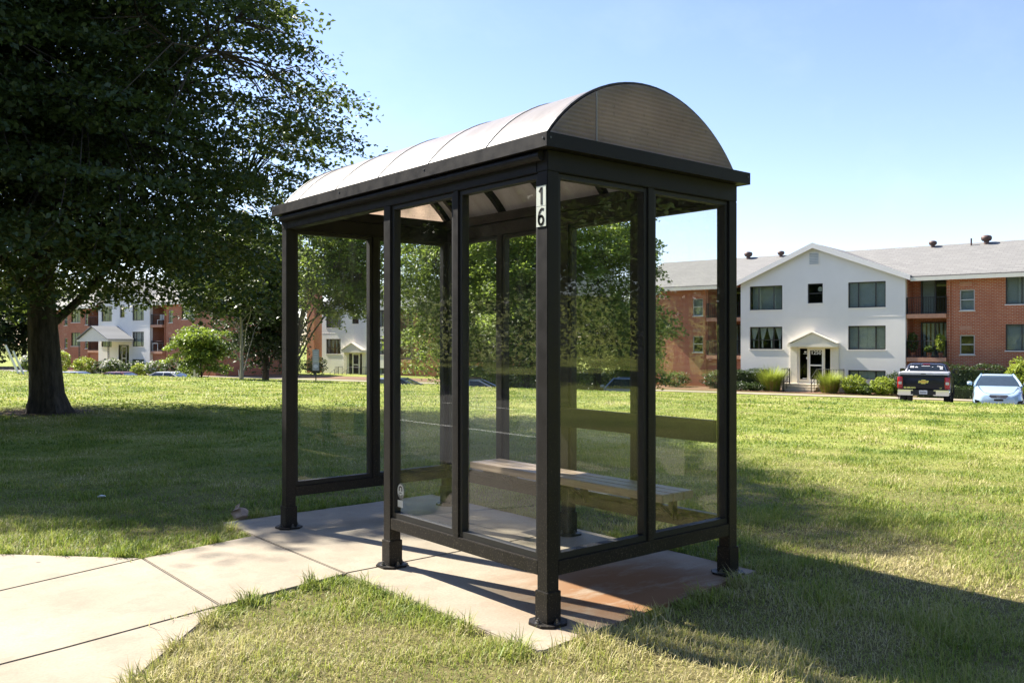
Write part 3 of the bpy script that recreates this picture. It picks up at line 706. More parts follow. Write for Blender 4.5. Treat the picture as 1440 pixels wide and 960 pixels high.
for i, y in enumerate(RY):
    e = i in (0, len(RY) - 1)
    arc_shell(RR - .052, RR - .0075, y - .022 + (.02 if i == 0 else -.02 if e else 0), y + .022 + (.02 if i == 0 else -.02 if e else 0)).build('roof_rib', 'metal', bs)
    arc_shell(RR - .004, RR + .005, y - (.012 if e else .005), y + (.012 if e else .005)).build('roof_seam', 'trim' if e else 'seam', bs)
for y in (.012, 2.972):
    pa = arc(RR - .010, 40); MB().prism([(p[0], p[1]) for p in pa], 1, y - .003, y + .003).build('gable_panel', 'gable', bs)
MB().box(.345, .352, .004, .009, H2 + .002, ZC + math.sqrt((RR - .012) ** 2 - (CH - .35) ** 2)).build('gable_seam', 'seam', bs)
# glass panes, each in a black gasket frame
def pane(axis_, c, a0, a1, z0=MZ0 + .002, z1=H0 - .003, cap=.023):
    d = .024
    def B(mb, p0, p1, q0, q1, dd): return mb.box(c - dd, c + dd, p0, p1, q0, q1) if axis_ == 0 else mb.box(p0, p1, c - dd, c + dd, q0, q1)
    gp = B(MB(), a0 + cap * .6, a1 - cap * .6, z0 + cap * .6, z1 - cap * .6, .003).build('glass_pane', 'glass', bs)
    f = MB(); B(f, a0, a0 + cap, z0, z1, d); B(f, a1 - cap, a1, z0, z1, d); B(f, a0 + cap, a1 - cap, z0, z0 + cap * 1.4, d); B(f, a0 + cap, a1 - cap, z1 - cap, z1, d)
    f.build('gasket', 'rubber', gp); return gp
cm = PS / 2
pane(0, cm, PS + .001, .746); p1 = pane(0, cm, .798, 1.451)
pane(1, cm, PS + .001, .744); pane(1, cm, .796, SW - PS - .001)
pane(1, SL - cm, PS + .001, .744); pane(1, SL - cm, .796, SW - PS - .001)
for a, b in ((PS + .001, .726), (.788, 1.399), (1.40 + PS + .001, 2.164), (2.226, SL - PS - .001)): pane(0, SW - cm, a, b)
# round sticker with a seated figure, and a small square one, low on the second pane
yc, zc, xs = 1.385, .478, cm - .0045
st = MB(); st.prism([(yc + .040 * math.cos(t), zc + .050 * math.sin(t)) for t in np.linspace(0, 2 * math.pi, 33)[:-1]], 0, xs, xs + .001); st.box(xs, xs + .001, yc - .024, yc + .034, zc - .098, zc - .055)
dk = st.build('window_decal', 'decal', p1)
ik = MB()
def ring(mb, cy, cz, ro, ri, a0=0, a1=2 * math.pi, n=28, asp=1.0):
    t = np.linspace(a0, a1, n)
    for i in range(n - 1):
        q = [(cy + r * math.cos(t[j]), cz + asp * r * math.sin(t[j])) for r, j in ((ri, i), (ro, i), (ro, i + 1), (ri, i + 1))]
        mb.prism(q, 0, xs - .0012, xs - .0002)
ring(ik, yc, zc, .0395, .036, asp=1.25); ring(ik, yc, zc + .014, .019, .011, 0, math.pi, 14); ik.box(xs - .0012, xs - .0002, yc - .019, yc - .010, zc + .002, zc + .014); ik.box(xs - .0012, xs - .0002, yc + .010, yc + .019, zc + .002, zc + .014)
ring(ik, yc, zc - .018, .024, .020, math.pi, 2 * math.pi, 14); ring(ik, yc, zc - .020, .014, .010, math.pi, 2 * math.pi, 12); ik.box(xs - .0012, xs - .0002, yc - .012, yc + .014, zc - .012, zc - .008)
ik.build('decal_print', 'ink', p1)
# bench on wall brackets, and the back rest
bseat = MB()
for x0, x1 in ((1.15, 1.247), (1.252, 1.347), (1.352, 1.445)): bseat.box(x0, x1, .25, 2.16, .432, .482)
bseat.build('bench_seat', 'bench', bs, bevel=.004)
for y in (.42, 1.22, 2.0):
    b = MB(); b.box(1.17, 1.455, y - .02, y + .02, .417, .431); b.prism([(1.43, .40), (1.43, .27), (1.47, .27), (1.47, .40)], 1, y - .02, y + .02); b.tube([(1.19, y, .415), (1.33, y, .385), (1.45, y, .29)], .012, 6); b.build('bench_bracket', 'metal', bs)
MB().box(1.415, 1.453, PS + .002, 1.54, .79, .925).build('backrest', 'bench' if False else 'metal', bs, bevel=.004)
# house number plates on the near corner post
for i, ch in enumerate('16'):
    zt = 2.170 - .102 * i
    np_ = MB().box(-.004, -.0008, .008, .078, zt - .100, zt).build('number_plate', 'plate', bs)
    dg = MB(); cz_ = zt - .051; yk = .043
    def P6(pts, w):      # a ribbon of width w along (y, z) points; the viewer's right is -y
        for (a0, b0), (a1, b1) in zip(pts[:-1], pts[1:]):
            d_ = math.hypot(a1 - a0, b1 - b0); nx, nz = -(b1 - b0) / d_ * w / 2, (a1 - a0) / d_ * w / 2; ex, ez = (a1 - a0) / d_ * .002, (b1 - b0) / d_ * .002
            dg.prism([(yk - (a0 - ex) + nx * -1, cz_ + b0 - ez + nz), (yk - (a0 - ex) + nx, cz_ + b0 - ez - nz), (yk - (a1 + ex) + nx, cz_ + b1 + ez - nz), (yk - (a1 + ex) - nx, cz_ + b1 + ez + nz)], 0, -.0052, -.0042)
    if ch == '1': P6([(.004, -.041), (.004, .041)], .014); P6([(.002, .038), (-.012, .022)], .012)
    else:
        P6([(.0175 * math.cos(a), -.018 + .0215 * math.sin(a)) for a in np.linspace(0, 2 * math.pi, 25)], .0125)
        P6([(-.0175, -.018), (-.0165, .004), (-.011, .022), (-.002, .033), (.008, .037), (.018, .034)], .0125)
    dg.build('digit', 'ink', np_)

# ================================================================ APARTMENT BUILDINGS
EAVE, RIDGE = 6.95, 9.05
def wall_face(mb, x0, x1, z0, z1, holes, y=0.0, reveal=.14):
    """front wall sheet with reveals: holes are (hx0,hx1,hz0,hz1)"""
    xs = sorted({x0, x1, *[h[0] for h in holes], *[h[1] for h in holes]}); zs = sorted({z0, z1, *[h[2] for h in holes], *[h[3] for h in holes]})
    xs = [x for x in xs if x0 <= x <= x1]; zs = [z for z in zs if z0 <= z <= z1]
    for a, b in zip(xs[:-1], xs[1:]):
        for c, d in zip(zs[:-1], zs[1:]):
            mx, mz = (a + b) / 2, (c + d) / 2
            if any(h[0] < mx < h[1] and h[2] < mz < h[3] for h in holes): continue
            mb.add([(a, y, c), (b, y, c), (b, y, d), (a, y, d)], [(0, 1, 2, 3)])
    for h in holes:
        a, b, c, d = h; r = y + reveal
        mb.add([(a, y, c), (a, r, c), (a, r, d), (a, y, d)], [(0, 1, 2, 3)]); mb.add([(b, y, c), (b, y, d), (b, r, d), (b, r, c)], [(0, 1, 2, 3)])
        mb.add([(a, y, c), (b, y, c), (b, r, c), (a, r, c)], [(0, 1, 2, 3)]); mb.add([(a, y, d), (a, r, d), (b, r, d), (b, y, d)], [(0, 1, 2, 3)])
def window(par, x0, x1, z0, z1, y=0.0, lights=(.27, .73), kind='blind', cross=None, fm='wframe', glass='wglass'):
    f = MB(); w = .055; a, b = y + .07, y + .125
    f.box(x0 + .003, x1 - .003, a, b, z0 + .003, z0 + w); f.box(x0 + .003, x1 - .003, a, b, z1 - w, z1 - .003); f.box(x0 + .003, x0 + w, a, b, z0 + w, z1 - w); f.box(x1 - w, x1 - .003, a, b, z0 + w, z1 - w)
    for k in lights: xm = x0 + (x1 - x0) * k; f.box(xm - .03, xm + .03, a + .004, b - .004, z0 + w, z1 - w)
    if cross: f.box(x0 + w, x1 - w, a + .012, b - .012, z0 + (z1 - z0) * cross - .025, z0 + (z1 - z0) * cross + .025)
    wn = f.build('window', fm, par)
    box('pane', glass, wn, x0 + w, x1 - w, y + .095, y + .103, z0 + w, z1 - w)
    box('window_sill', 'stucco' if fm == 'wframe' else 'cream', wn, x0 - .04, x1 + .04, y - .035, y + .068, z0 - .05, z0 + .002)
    cy = y + .20
    if kind == 'blind':
        MB().box(x0 + .02, x1 - .02, cy, cy + .02, z0 + (z1 - z0) * .02, z1 - .02).build('blind', 'blind', wn)
    elif kind == 'pale':
        for k0, k1 in ((.27, .50), (.505, .73)): MB().box(x0 + (x1 - x0) * k0, x0 + (x1 - x0) * k1, cy, cy + .02, z0 + .02, z1 - .02).build('curtain', 'curtain', wn)
        for xa, xb in ((x0 + .02, x0 + (x1 - x0) * .26), (x0 + (x1 - x0) * .74, x1 - .02)): MB().box(xa, xb, cy + .01, cy + .03, z0 + .02, z1 - .02).build('blind', 'blind', wn)
    elif kind == 'drapes':      # gathered tie-back curtains
        W = x1 - x0; H = z1 - z0
        for k0, k1, kt in ((.02, .25, .09), (.29, .50, .36), (.51, .71, .64), (.75, .97, .89)):
            xa, xb, xt = x0 + W * k0, x0 + W * k1, x0 + W * kt
            c = MB(); c.prism([(xt - .05, z0 + .08), (xt + .05, z0 + .08), (xt + .045, z0 + H * .36), (xb, z1 - .04), (xa, z1 - .04), (xt - .045, z0 + H * .36)], 1, cy, cy + .03); c.build('curtain', 'curtain', wn)
    elif kind == 'side':        # curtains drawn to the middle mullions
        W = x1 - x0
        for k0, k1 in ((.22, .31), (.69, .76)): MB().prism([(x0 + W * (k0 - .0), z0 + .02), (x0 + W * (k1 + .02), z0 + .02), (x0 + W * (k1 - .02), z1 - .02), (x0 + W * (k0 - .005), z1 - .02)], 1, cy, cy + .03).build('curtain', 'curtain', wn)
        MB().box(x0 + .02, x1 - .02, cy + .25, cy + .27, z0 + .02, z1 - .02).build('blind', 'blind', wn)
    return wn
def railing(par, pts, z0, h=.95, gap=.13, name='railing'):
    m = MB()
    for (xa, ya), (xb, yb) in zip(pts[:-1], pts[1:]):
        m.tube([(xa, ya, z0 + h), (xb, yb, z0 + h)], .022, 6); m.tube([(xa, ya, z0 + .09), (xb, yb, z0 + .09)], .016, 6)
        Ls = math.hypot(xb - xa, yb - ya); n = max(2, int(Ls / gap))
        for i in range(n + 1):
            k = i / n; m.tube([(xa + (xb - xa) * k, ya + (yb - ya) * k, z0 + .0), (xa + (xb - xa) * k, ya + (yb - ya) * k, z0 + h)], .011 if 0 < i < n else .02, 4, caps=False)
    return m.build(name, 'rail', par)
def balcony(par, x0, x1, zf, depth, y=0.0, out=.25, door='open', fr=(.22, .98)):
    """recessed balcony: slab, railing, sliding door at the back of the recess"""
    sl = MB().box(x0 - .02, x1 + .02, y - out, y + depth - .002, zf - .24, zf).build('balcony', 'slab', par)
    railing(sl, [(x0 + .0, y - .01), (x0 + .0, y - out + .05), (x1 - .0, y - out + .05), (x1 - .0, y - .01)], zf)
    a, b = x0 + (x1 - x0) * fr[0], x0 + (x1 - x0) * fr[1]; yb = y + depth - .05
    f = MB(); zt = zf + 2.05
    for q in ((a, a + .07), ((a + b) / 2 - .04, (a + b) / 2 + .04), (b - .07, b)): f.box(q[0], q[1], yb - .08, yb, zf + .002, zt)
    f.box(a + .07, b - .07, yb - .079, yb - .001, zt - .07, zt - .001); f.box(a + .07, b - .07, yb - .079, yb - .001, zf + .003, zf + .07)
    d = f.build('sliding_door', 'wframe', par); box('pane', 'wglass', d, a + .07, b - .07, yb - .03, yb - .02, zf + .07, zt - .07)
    c = MB()
    if door == 'strips':
        for i in range(6): c.box(a + .1 + i * (b - a - .2) / 6, a + .1 + (i + .55) * (b - a - .2) / 6, yb + .08, yb + .10, zf + .05, zt - .05)
    else:
        c.box(a + .08, a + (b - a) * .47, yb + .08, yb + .1, zf + .05, zt - .05)
        if door == 'both': c.box(a + (b - a) * .53, b - .08, yb + .08, yb + .1, zf + .05, zt - .05)
    c.build('curtain', 'curtain' if door != 'open' else 'blind', d)
    return sl
def apartment(label, u0, dep, zoff, wl, wr, porch='pediment', dark_roof=False, DEEP=11.0, number=None):
    """wl / wr: lengths of the brick wings left and right of the white gabled bay"""
    p = O_B + UDIR * u0 + NIN * dep
    t = thing('apartment_building', label, 'apartment building', (p[0], p[1], zoff), ANG_2, None)
    HW = 5.08; PJ = .0; BY = .30          # half width of the white bay; the brick wings stand .3 m further back
    wl_, wr_ = -HW - wl, HW + wr
    # --- openings
    F2, F1, F0 = (5.22, 6.76), (2.70, 4.14), (.95, 1.48)
    wx = [(-4.46, -2.28, 'side', 'drapes'), (1.81, 3.98, 'blind', 'pale')]
    holes = [(-.66, .28, 5.56, 6.78), (wx[1][0], wx[1][1], F0[0], F0[1])]
    for a, b, *_ in wx: holes += [(a, b, *F2), (a, b, *F1)]
    dx0, dx1, dz0, dz1 = (-1.25, .80, .62, 2.86) if porch == 'pediment' else (-.95, 1.15, .45, 2.86)
    holes.append((dx0, dx1, dz0, dz1))
    if porch != 'pediment': holes.remove((-4.46, -2.28, *F1)); holes.append((-4.46, -2.3, 2.65, 3.30))
    w = MB(); wall_face(w, -HW, HW, 0, EAVE, holes)
    # gable triangle with the louvre vent
    ax = -.25
    w.add([(-HW, 0, EAVE), (HW, 0, EAVE), (HW, 0, EAVE + .10), (ax, 0, RIDGE + .08), (-HW, 0, EAVE + .10)], [(0, 1, 2, 3, 4)])
    w.add([(-HW, 0, 0), (-HW, BY + .9, 0), (-HW, BY + .9, EAVE), (-HW, 0, EAVE)], [(0, 1, 2, 3)]); w.add([(HW, 0, 0), (HW, 0, EAVE), (HW, BY + .9, EAVE), (HW, BY + .9, 0)], [(0, 1, 2, 3)])
    w.build('white_wall', 'stucco', t)
    MB().box(-HW + .01, HW - .01, -.012, .0, 4.66, 4.70).build('belt_course', 'stucco', t)
    lv = MB(); lv.box(ax - .34, ax + .34, -.03, -.002, 7.92, 8.74)
    v = lv.build('gable_vent', 'stucco', t); l2 = MB()
    for i in range(7): l2.hexa([(ax - .28, -.055, 7.98 + i * .1), (ax + .28, -.055, 7.98 + i * .1), (ax + .28, -.031, 8.0 + i * .1), (ax - .28, -.031, 8.0 + i * .1)], [(ax - .28, -.05, 8.0 + i * .1), (ax + .28, -.05, 8.0 + i * .1), (ax + .28, -.031, 8.06 + i * .1), (ax - .28, -.031, 8.06 + i * .1)])
    l2.build('louvre', 'blind', v)
    for i, (a, b, k2, k1) in enumerate(wx):
        window(t, a, b, *F2, kind=k2); 
        if porch == 'pediment' or i == 1: window(t, a, b, *F1, kind=k1, cross=.42 if k1 == 'drapes' else None)
    if porch != 'pediment': window(t, -4.46, -2.3, 2.65, 3.30, kind='pale')
    window(t, wx[1][0], wx[1][1], *F0, kind='pale')
    sw_ = window(t, -.66, .28, 5.56, 6.78, kind=None, lights=(), cross=.5)
    lampm = MB(); lampm.tube([(.03, .28, 6.44), (.03, .30, 6.44)], .15, 20); lampm.build('ceiling_lamp', 'cream', sw_)
    # --- entrance
    f = MB(); y0, y1 = .05, .12; d0, d1 = (-.60, .30) if porch == 'pediment' else (-.35, .55)
    fm = 'cream' if porch == 'pediment' else 'wframe'
    for q in ((dx0 + .003, dx0 + .08), (d0 - .10, d0 - .003), (d1 + .003, d1 + .10), (dx1 - .08, dx1 - .003)): f.box(q[0], q[1], y0, y1, dz0 + .003, dz1 - .004)
    for a, b in ((dx0 + .08, d0 - .10), (d0 - .003, d1 + .003), (d1 + .10, dx1 - .08)): f.box(a, b, y0 + .002, y1 - .002, dz1 - .10, dz1 - .006)
    for a, b in ((dx0 + .08, d0 - .10), (d1 + .10, dx1 - .08)): f.box(a, b, y0 + .002, y1 - .002, dz0 + .004, dz0 + .22)
    ent = f.build('entrance_frame', fm, t)
    for a, b in ((dx0 + .08, d0 - .10), (d1 + .10, dx1 - .08)): box('side_light', 'dglass', ent, a, b, .08, .09, dz0 + .22, dz1 - .10)
    dr = MB(); dw = .085
    dr.box(d0, d0 + dw, .04, .085, dz0 + .01, dz1 - .11); dr.box(d1 - dw, d1, .04, .085, dz0 + .01, dz1 - .11); dr.box(d0 + dw, d1 - dw, .041, .084, dz1 - .20, dz1 - .112); dr.box(d0 + dw, d1 - dw, .041, .084, dz0 + .012, dz0 + .24); dr.box(d0 + dw, d1 - dw, .041, .084, dz0 + 1.06, dz0 + 1.15)
    door = dr.build('front_door', 'stucco' if porch == 'pediment' else 'cream', t)
    box('door_glass', 'dglass', door, d0 + dw, d1 - dw, .06, .068, dz0 + .24, dz1 - .20)
    hm = MB(); hm.tube([(d1 - .13, .02, dz0 + .95), (d1 - .13, .02, dz0 + 1.2)], .014, 6); hm.tube([(d1 - .13, .045, dz0 + .97), (d1 - .13, .02, dz0 + .97)], .01, 6); hm.build('handle', 'chrome', door)
    if number: text_mesh('house_number', number, .33, 'white', door, ((d0 + d1) / 2, .045, dz1 - .36), (R(90), 0, 0), .004, 1.0, .004)
    if number:
        nm = MB(); nm.tube([(dx0 + .56, .062, dz0 + 1.55), (dx0 + .56, .074, dz0 + 1.55)], .085, 16); nm.box(dx0 + .36, dx0 + .5, .062, .072, dz0 + 1.88, dz0 + 1.97); nm.box(dx0 + .3, dx0 + .58, .062, .072, dz0 + 1.80, dz0 + 1.83); nm.box(dx0 + .25, dx0 + .6, .062, .072, dz0 + .26, dz0 + .30); nm.build('notice', 'white', ent)
    if porch == 'pediment':
        s = MB(); s.prism([(-1.60, 3.06), (1.18, 3.06), (-.21, 3.72)], 1, -.42, -.003); s.box(-1.78, 1.34, -.46, -.002, 2.86, 3.058)
        s.box(-1.72, -1.30, -.10, -.003, .45, 2.857); s.box(.86, 1.28, -.10, -.003, .45, 2.857)
        po = s.build('porch_surround', 'cream', t)
        r = MB(); r.hexa([(-1.70, -.5, 3.062), (-.21, -.5, 3.74), (-.21, -.001, 3.74), (-1.70, -.001, 3.062)], [(-1.72, -.5, 3.11), (-.21, -.5, 3.80), (-.21, -.001, 3.80), (-1.72, -.001, 3.11)])
        r.hexa([(-.21, -.5, 3.74), (1.28, -.5, 3.062), (1.28, -.001, 3.062), (-.21, -.001, 3.74)], [(-.21, -.5, 3.80), (1.30, -.5, 3.11), (1.30, -.001, 3.11), (-.21, -.001, 3.80)]); r.build('porch_roof', 'cream', po)
        # landing, steps and hand rails
        sm = MB(); sm.box(-1.9, 1.6, -1.05, -.002, -.05, .60)
        for i in range(3): sm.box(-1.45, .35, -1.05 - .32 * (i + 1), -1.05 - .32 * i - .001, -.05, .60 - .155 * (i + 1))
        lz = sm.build('entrance_steps', 'step', t)
        railing(lz, [(-1.9, -.1), (-1.9, -1.0), (-1.45, -1.0)], .60, .92, .14, 'landing_railing'); railing(lz, [(.35, -1.0), (1.6, -1.0), (1.6, -.1)], .60, .92, .14, 'landing_railing')
        for x in (-1.40, .30):
            h = MB(); h.tube([(x, -1.02, .60), (x, -1.02, 1.55), (x, -2.0, 1.02), (x, -2.0, .1)], .026, 6); h.tube([(x, -1.5, .3), (x, -1.5, 1.29)], .018, 6); h.tube([(x, -1.02, 1.15), (x, -2.0, .62)], .018, 6); h.build('handrail', 'rail', lz)
    else:
        # gabled canopy standing out over the entrance on two iron posts
        s = MB(); s.prism([(-4.3, 3.38), (1.9, 3.38), (-1.2, 4.62)], 1, -2.4, -.003); s.box(-4.42, 2.02, -2.46, -.002, 3.20, 3.378); po = s.build('porch_canopy', 'cream', t)
        r = MB(); r.hexa([(-4.5, -2.6, 3.383), (-1.2, -2.6, 4.64), (-1.2, -.001, 4.64), (-4.5, -.001, 3.383)], [(-4.5, -2.6, 3.44), (-1.2, -2.6, 4.72), (-1.2, -.001, 4.72), (-4.5, -.001, 3.44)])
        r.hexa([(-1.2, -2.6, 4.64), (2.1, -2.6, 3.383), (2.1, -.001, 3.383), (-1.2, -.001, 4.64)], [(-1.2, -2.6, 4.72), (2.1, -2.6, 3.44), (2.1, -.001, 3.44), (-1.2, -.001, 4.72)]); r.build('porch_roof', 'shingled', po)
        for x in (-4.2, 1.75):
            q = MB(); q.box(x - .13, x - .09, -2.35, -2.31, .05, 3.2); q.box(x + .09, x + .13, -2.35, -2.31, .05, 3.2)
            for i in range(10): q.tube([(x - .11, -2.33, .1 + i * .31), (x + .11, -2.33, .25 + i * .31)], .012, 4); q.tube([(x + .11, -2.33, .25 + i * .31), (x - .11, -2.33, .41 + i * .31)], .012, 4)
            q.build('porch_post', 'rail', po)
        MB().box(-2.2, 2.2, -2.6, -.002, -.05, .43).build('entrance_steps', 'step', t)
    # --- brick wings with recessed balconies next to the white bay
    def wing(x0, x1, side):
        bz = [(4.78, 4.74 + 2.0), (2.30, 4.2)]
        ba, bb = (x0 + .04, x0 + 2.12) if side > 0 else (x1 - 2.46, x1 - .04)
        hs = [(ba, bb, 2.26, 4.52), (ba, bb, 4.76, EAVE - .12)]
        ws = []; x = (bb + .68) if side > 0 else (ba - 1.15)
        # small windows with the wall vents over them, then wide ones, repeated
        n = 0; small = []
        while (x + 2.6 < x1 - .2) if side > 0 else (x - 2.2 > x0 + .2):
            if n % 2 == 0: ws.append((x, x + .76, 4.93, 6.10)); ws.append((x, x + .76, 2.46, 3.56)); small.append((x + .0, x + .62)); x = x + 2.28 if side > 0 else x - 3.15
            else:
                ws.append((x, x + 2.15, *F2)); ws.append((x, x + 2.15, *F1)); x = x + 3.0 if side > 0 else x - 1.6
            n += 1
        m = MB(); wall_face(m, x0, x1, 0, EAVE, hs + ws, y=BY)
        dp = 1.15
        for (a, b, c, d) in hs:   # the recess behind each balcony
            yb = BY + dp; A_, B_ = a + (b - a) * .22, a + (b - a) * .98
            m.add([(a, BY, c), (a, yb, c), (a, yb, d), (a, BY, d)], [(0, 1, 2, 3)]); m.add([(b, BY, c), (b, BY, d), (b, yb, d), (b, yb, c)], [(0, 1, 2, 3)]); m.add([(a, BY, d), (a, yb, d), (b, yb, d), (b, BY, d)], [(0, 1, 2, 3)])
            hd = [(A_, B_, c + .02, c + 2.09)]; wall_face(m, a, b, c, d, hd, y=yb, reveal=.2)
        e = x1 if side > 0 else x0
        m.add([(e, BY, 0), (e, DEEP, 0), (e, DEEP, EAVE), (e, (DEEP + BY) / 2, RIDGE - .1), (e, BY, EAVE)], [(0, 1, 2, 3, 4)])
        m.build('brick_wall', 'brickR', t)
        for i, (a, b, c, d) in enumerate(hs): balcony(t, a, b, c + .02, dp, BY, door=('strips', 'open')[i])
        for (a, b, c, d) in ws:
            if b - a < 1: window(t, a, b, c, d, y=BY, lights=(), cross=.52, fm='wframew', kind='blind' if c > 4 else None)
            else: window(t, a, b, c, d, y=BY, lights=(.36, .64), kind='pale' if c > 4 else 'blind')
        for (a, b) in small:
            for z in (6.28, 3.80):
                vm = MB()
                for i in range(4): vm.box(a, b, BY - .02, BY - .002, z + i * .065, z + i * .065 + .045)
                vm.build('wall_vent', 'slab', t)
        sx = ba if side > 0 else bb
    if wr > 0: wing(HW + .002, wr_, 1)
    if wl > 0: wing(wl_, -HW - .002, -1)
    # back wall, and near-black sheets that put unlit-room shade behind the windows
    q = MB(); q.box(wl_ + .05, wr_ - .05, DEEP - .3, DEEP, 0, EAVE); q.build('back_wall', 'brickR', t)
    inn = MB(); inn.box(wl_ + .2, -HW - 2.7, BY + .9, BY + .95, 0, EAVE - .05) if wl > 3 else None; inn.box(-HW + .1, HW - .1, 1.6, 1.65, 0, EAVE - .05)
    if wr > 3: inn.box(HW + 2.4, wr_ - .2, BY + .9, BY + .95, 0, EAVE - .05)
    inn.build('shade_backing', 'room', t)
    # --- roofs
    yr = (DEEP + BY) / 2; OV = .45; k = (RIDGE - EAVE) / (yr - BY); zo = EAVE - k * OV
    r = MB(); a, b = wl_ - .25, wr_ + .25
    def slope(a, b, y0, z0, y1, z1, th=.10):
        if b - a > .02: r.hexa([(a, y0, z0), (b, y0, z0), (b, y1, z1), (a, y1, z1)], [(a, y0, z0 + th), (b, y0, z0 + th), (b, y1, z1 + th), (a, y1, z1 + th)])
    hm2 = HW + .33
    if wl > 0: slope(a, -hm2, BY - OV, zo + .09, yr, RIDGE + .09)
    if wr > 0: slope(hm2, b, BY - OV, zo + .09, yr, RIDGE + .09)
    slope(-hm2 + .001, hm2 - .001, .06, RIDGE + .09 - k * (yr - .06), yr, RIDGE + .09)
    slope(a, b, yr + .001, RIDGE + .09, DEEP + OV, zo + .09)
    rf = r.build('roof', 'shingle' if not dark_roof else 'shingled', t)
    # cross gable over the white bay
    gr_ = MB(); hw2 = HW + .32; kz = (RIDGE + .1 - (EAVE + .10)) / (HW - 0)
    for s in (-1, 1):
        xe = s * hw2; ze = EAVE + .10 - .32 * kz
        v0 = [(ax, -.30, RIDGE + .10), (xe, -.30, ze), (xe, yr, ze), (ax, yr, RIDGE + .10)]
        gr_.hexa([(x, y, z) for x, y, z in v0], [(x, y, z + .11) for x, y, z in v0])
    gr_.build('gable_roof', 'shingle' if not dark_roof else 'shingled', t)
    bg = MB()
    for s in (-1, 1):
        xe = s * (hw2 + .02); ze = EAVE + .10 - .34 * kz
        bg.hexa([(ax, -.335, RIDGE - .10), (xe, -.335, ze - .18), (xe, -.303, ze - .18), (ax, -.303, RIDGE - .10)], [(ax, -.335, RIDGE + .235), (xe, -.335, ze + .13), (xe, -.303, ze + .13), (ax, -.303, RIDGE + .235)])
    bg.build('barge_board', 'stucco', t)
    for on, ga, gb in ((wl > 0, a, -HW - .34), (wr > 0, HW + .34, b)):
        if on:
            gt_ = MB(); gt_.box(ga, gb, BY - OV - .12, BY - OV + .01, zo - .10, zo + .10); gt_.box(ga, gb, BY - OV + .005, BY - .002, zo - .04, zo + .0); gt_.build('gutter', 'fasciaw', t)
    for on, px_ in ((wr > 0, HW + 2.3), (wl > 0, -HW - 2.62)):
        if on: MB().tube([(px_, BY - .38, zo - .05), (px_, BY - .06, zo - .4), (px_, BY - .06, .3)], .05, 8).build('downpipe', 'brickR', t)
    for x, s in ((-6.9, 1.1), (-4.5, .9), (5.3, .9), (8.3, 1.15)):
        if wl_ < x < wr_ - .5:
            m = MB(); y = yr - .35; z = RIDGE + .02
            prof = [(.13, -.1), (.13, .16), (.20, .18), (.26, .26), (.27, .36), (.22, .44), (.10, .48), (.0, .485)]
            m.loft([[(x + q * s * math.cos(T_), y + q * s * math.sin(T_), z + h * s) for T_ in np.linspace(0, 2 * math.pi, 17)[:-1]] for q, h in prof]); m.build('roof_vent', 'vent', rf, smooth=True)
    if wr_ > 8:
        m = MB(); m.tube([(7.5, yr - .5, RIDGE - .1), (7.5, yr - .5, RIDGE + .42)], .05, 8); m.build('vent_pipe', 'vent', rf)
    return t
bR = apartment('red brick block with white gabled front numbered 1250 and pale shingle roof', 0, 0, -1.8, 8.6, 14.0, number='1250')
bL = apartment('orange brick block with white bay and gabled entrance canopy on posts', -65.6, -3.0, -1.8, 13.0, 10.6, porch='canopy', DEEP=7.6)
bM = apartment('pale gabled block seen through the far glass, tall brick chimney at its side', -43.2, 6.0, -2.5, 0.0, 12.0, porch='pediment', dark_roof=True)
cb = MB(); cb.box(-7.95, -6.85, .4, 1.5, 0, 11.3); cb.box(-8.03, -6.77, .32, 1.58, 11.302, 11.5); cb.build('column', 'brickR', bM)  # capped brick column standing in for the brick strip in the far glass
sd = MB(); sd.box(-6.848, -5.085, .5, 5, 0, 6.6); sd.build('side_wall', 'brickR', bM)

# ================================================================ TREES AND PLANTING
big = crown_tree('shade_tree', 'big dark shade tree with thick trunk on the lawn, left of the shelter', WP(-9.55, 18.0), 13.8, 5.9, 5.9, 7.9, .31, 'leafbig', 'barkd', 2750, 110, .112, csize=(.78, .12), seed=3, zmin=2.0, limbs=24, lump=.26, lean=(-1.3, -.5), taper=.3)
crown_tree('background_tree', 'tall tree behind the shelter seen through its left end glass', WP(-12.1, 47), 11.5, 2.6, 7.4, 3.7, .20, 'leafsun', 'barkd', 280, 90, .19, csize=(.75, .32), seed=11, zmin=3.7, lean=(3.2, -2.7), limbs=14, group=None)
crown_tree('background_tree', 'tree with pale leaning trunk in front of the brick wall', WP(-13.4, 43.5), 9.0, 3.0, 6.4, 3.0, .11, 'leafdark', 'barkp', 260, 75, .24, csize=(.7, .3), seed=12, lean=(-.5, .2), zmin=3.6, limbs=10)
crown_tree('background_tree', 'dark bushy tree behind the shelter post beside the shaded brick wall', WP(-14.1, 50), 9.5, 2.3, 5.4, 4.6, .22, 'leafdark', 'barkd', 300, 90, .2, csize=(.7, .32), seed=13, zmin=1.6, limbs=10)
crown_tree('ornamental_tree', 'small bright green spreading tree in front of the orange brick wall', WP(-20.4, 57.5), 4.4, 2.1, 2.9, 1.7, .09, 'leaflight', 'barkd', 150, 70, .19, csize=(.55, .16), seed=14, zmin=.9, limbs=9)
crown_tree('background_tree', 'dark tall tree behind the shelter in line with its door side pane', WP(-3.0, 50), 12.5, 4.2, 6.4, 6.0, .25, 'leafsun', 'barkd', 520, 110, .18, csize=(.8, .34), seed=15, zmin=.9, limbs=12)
crown_tree('background_tree', 'sunny leafy tree behind the shelter in line with its corner post', WP(.75, 46), 12.0, 3.6, 6.4, 5.6, .25, 'leafsun', 'barkd', 520, 110, .18, csize=(.8, .34), seed=16, zmin=1.0, limbs=12)
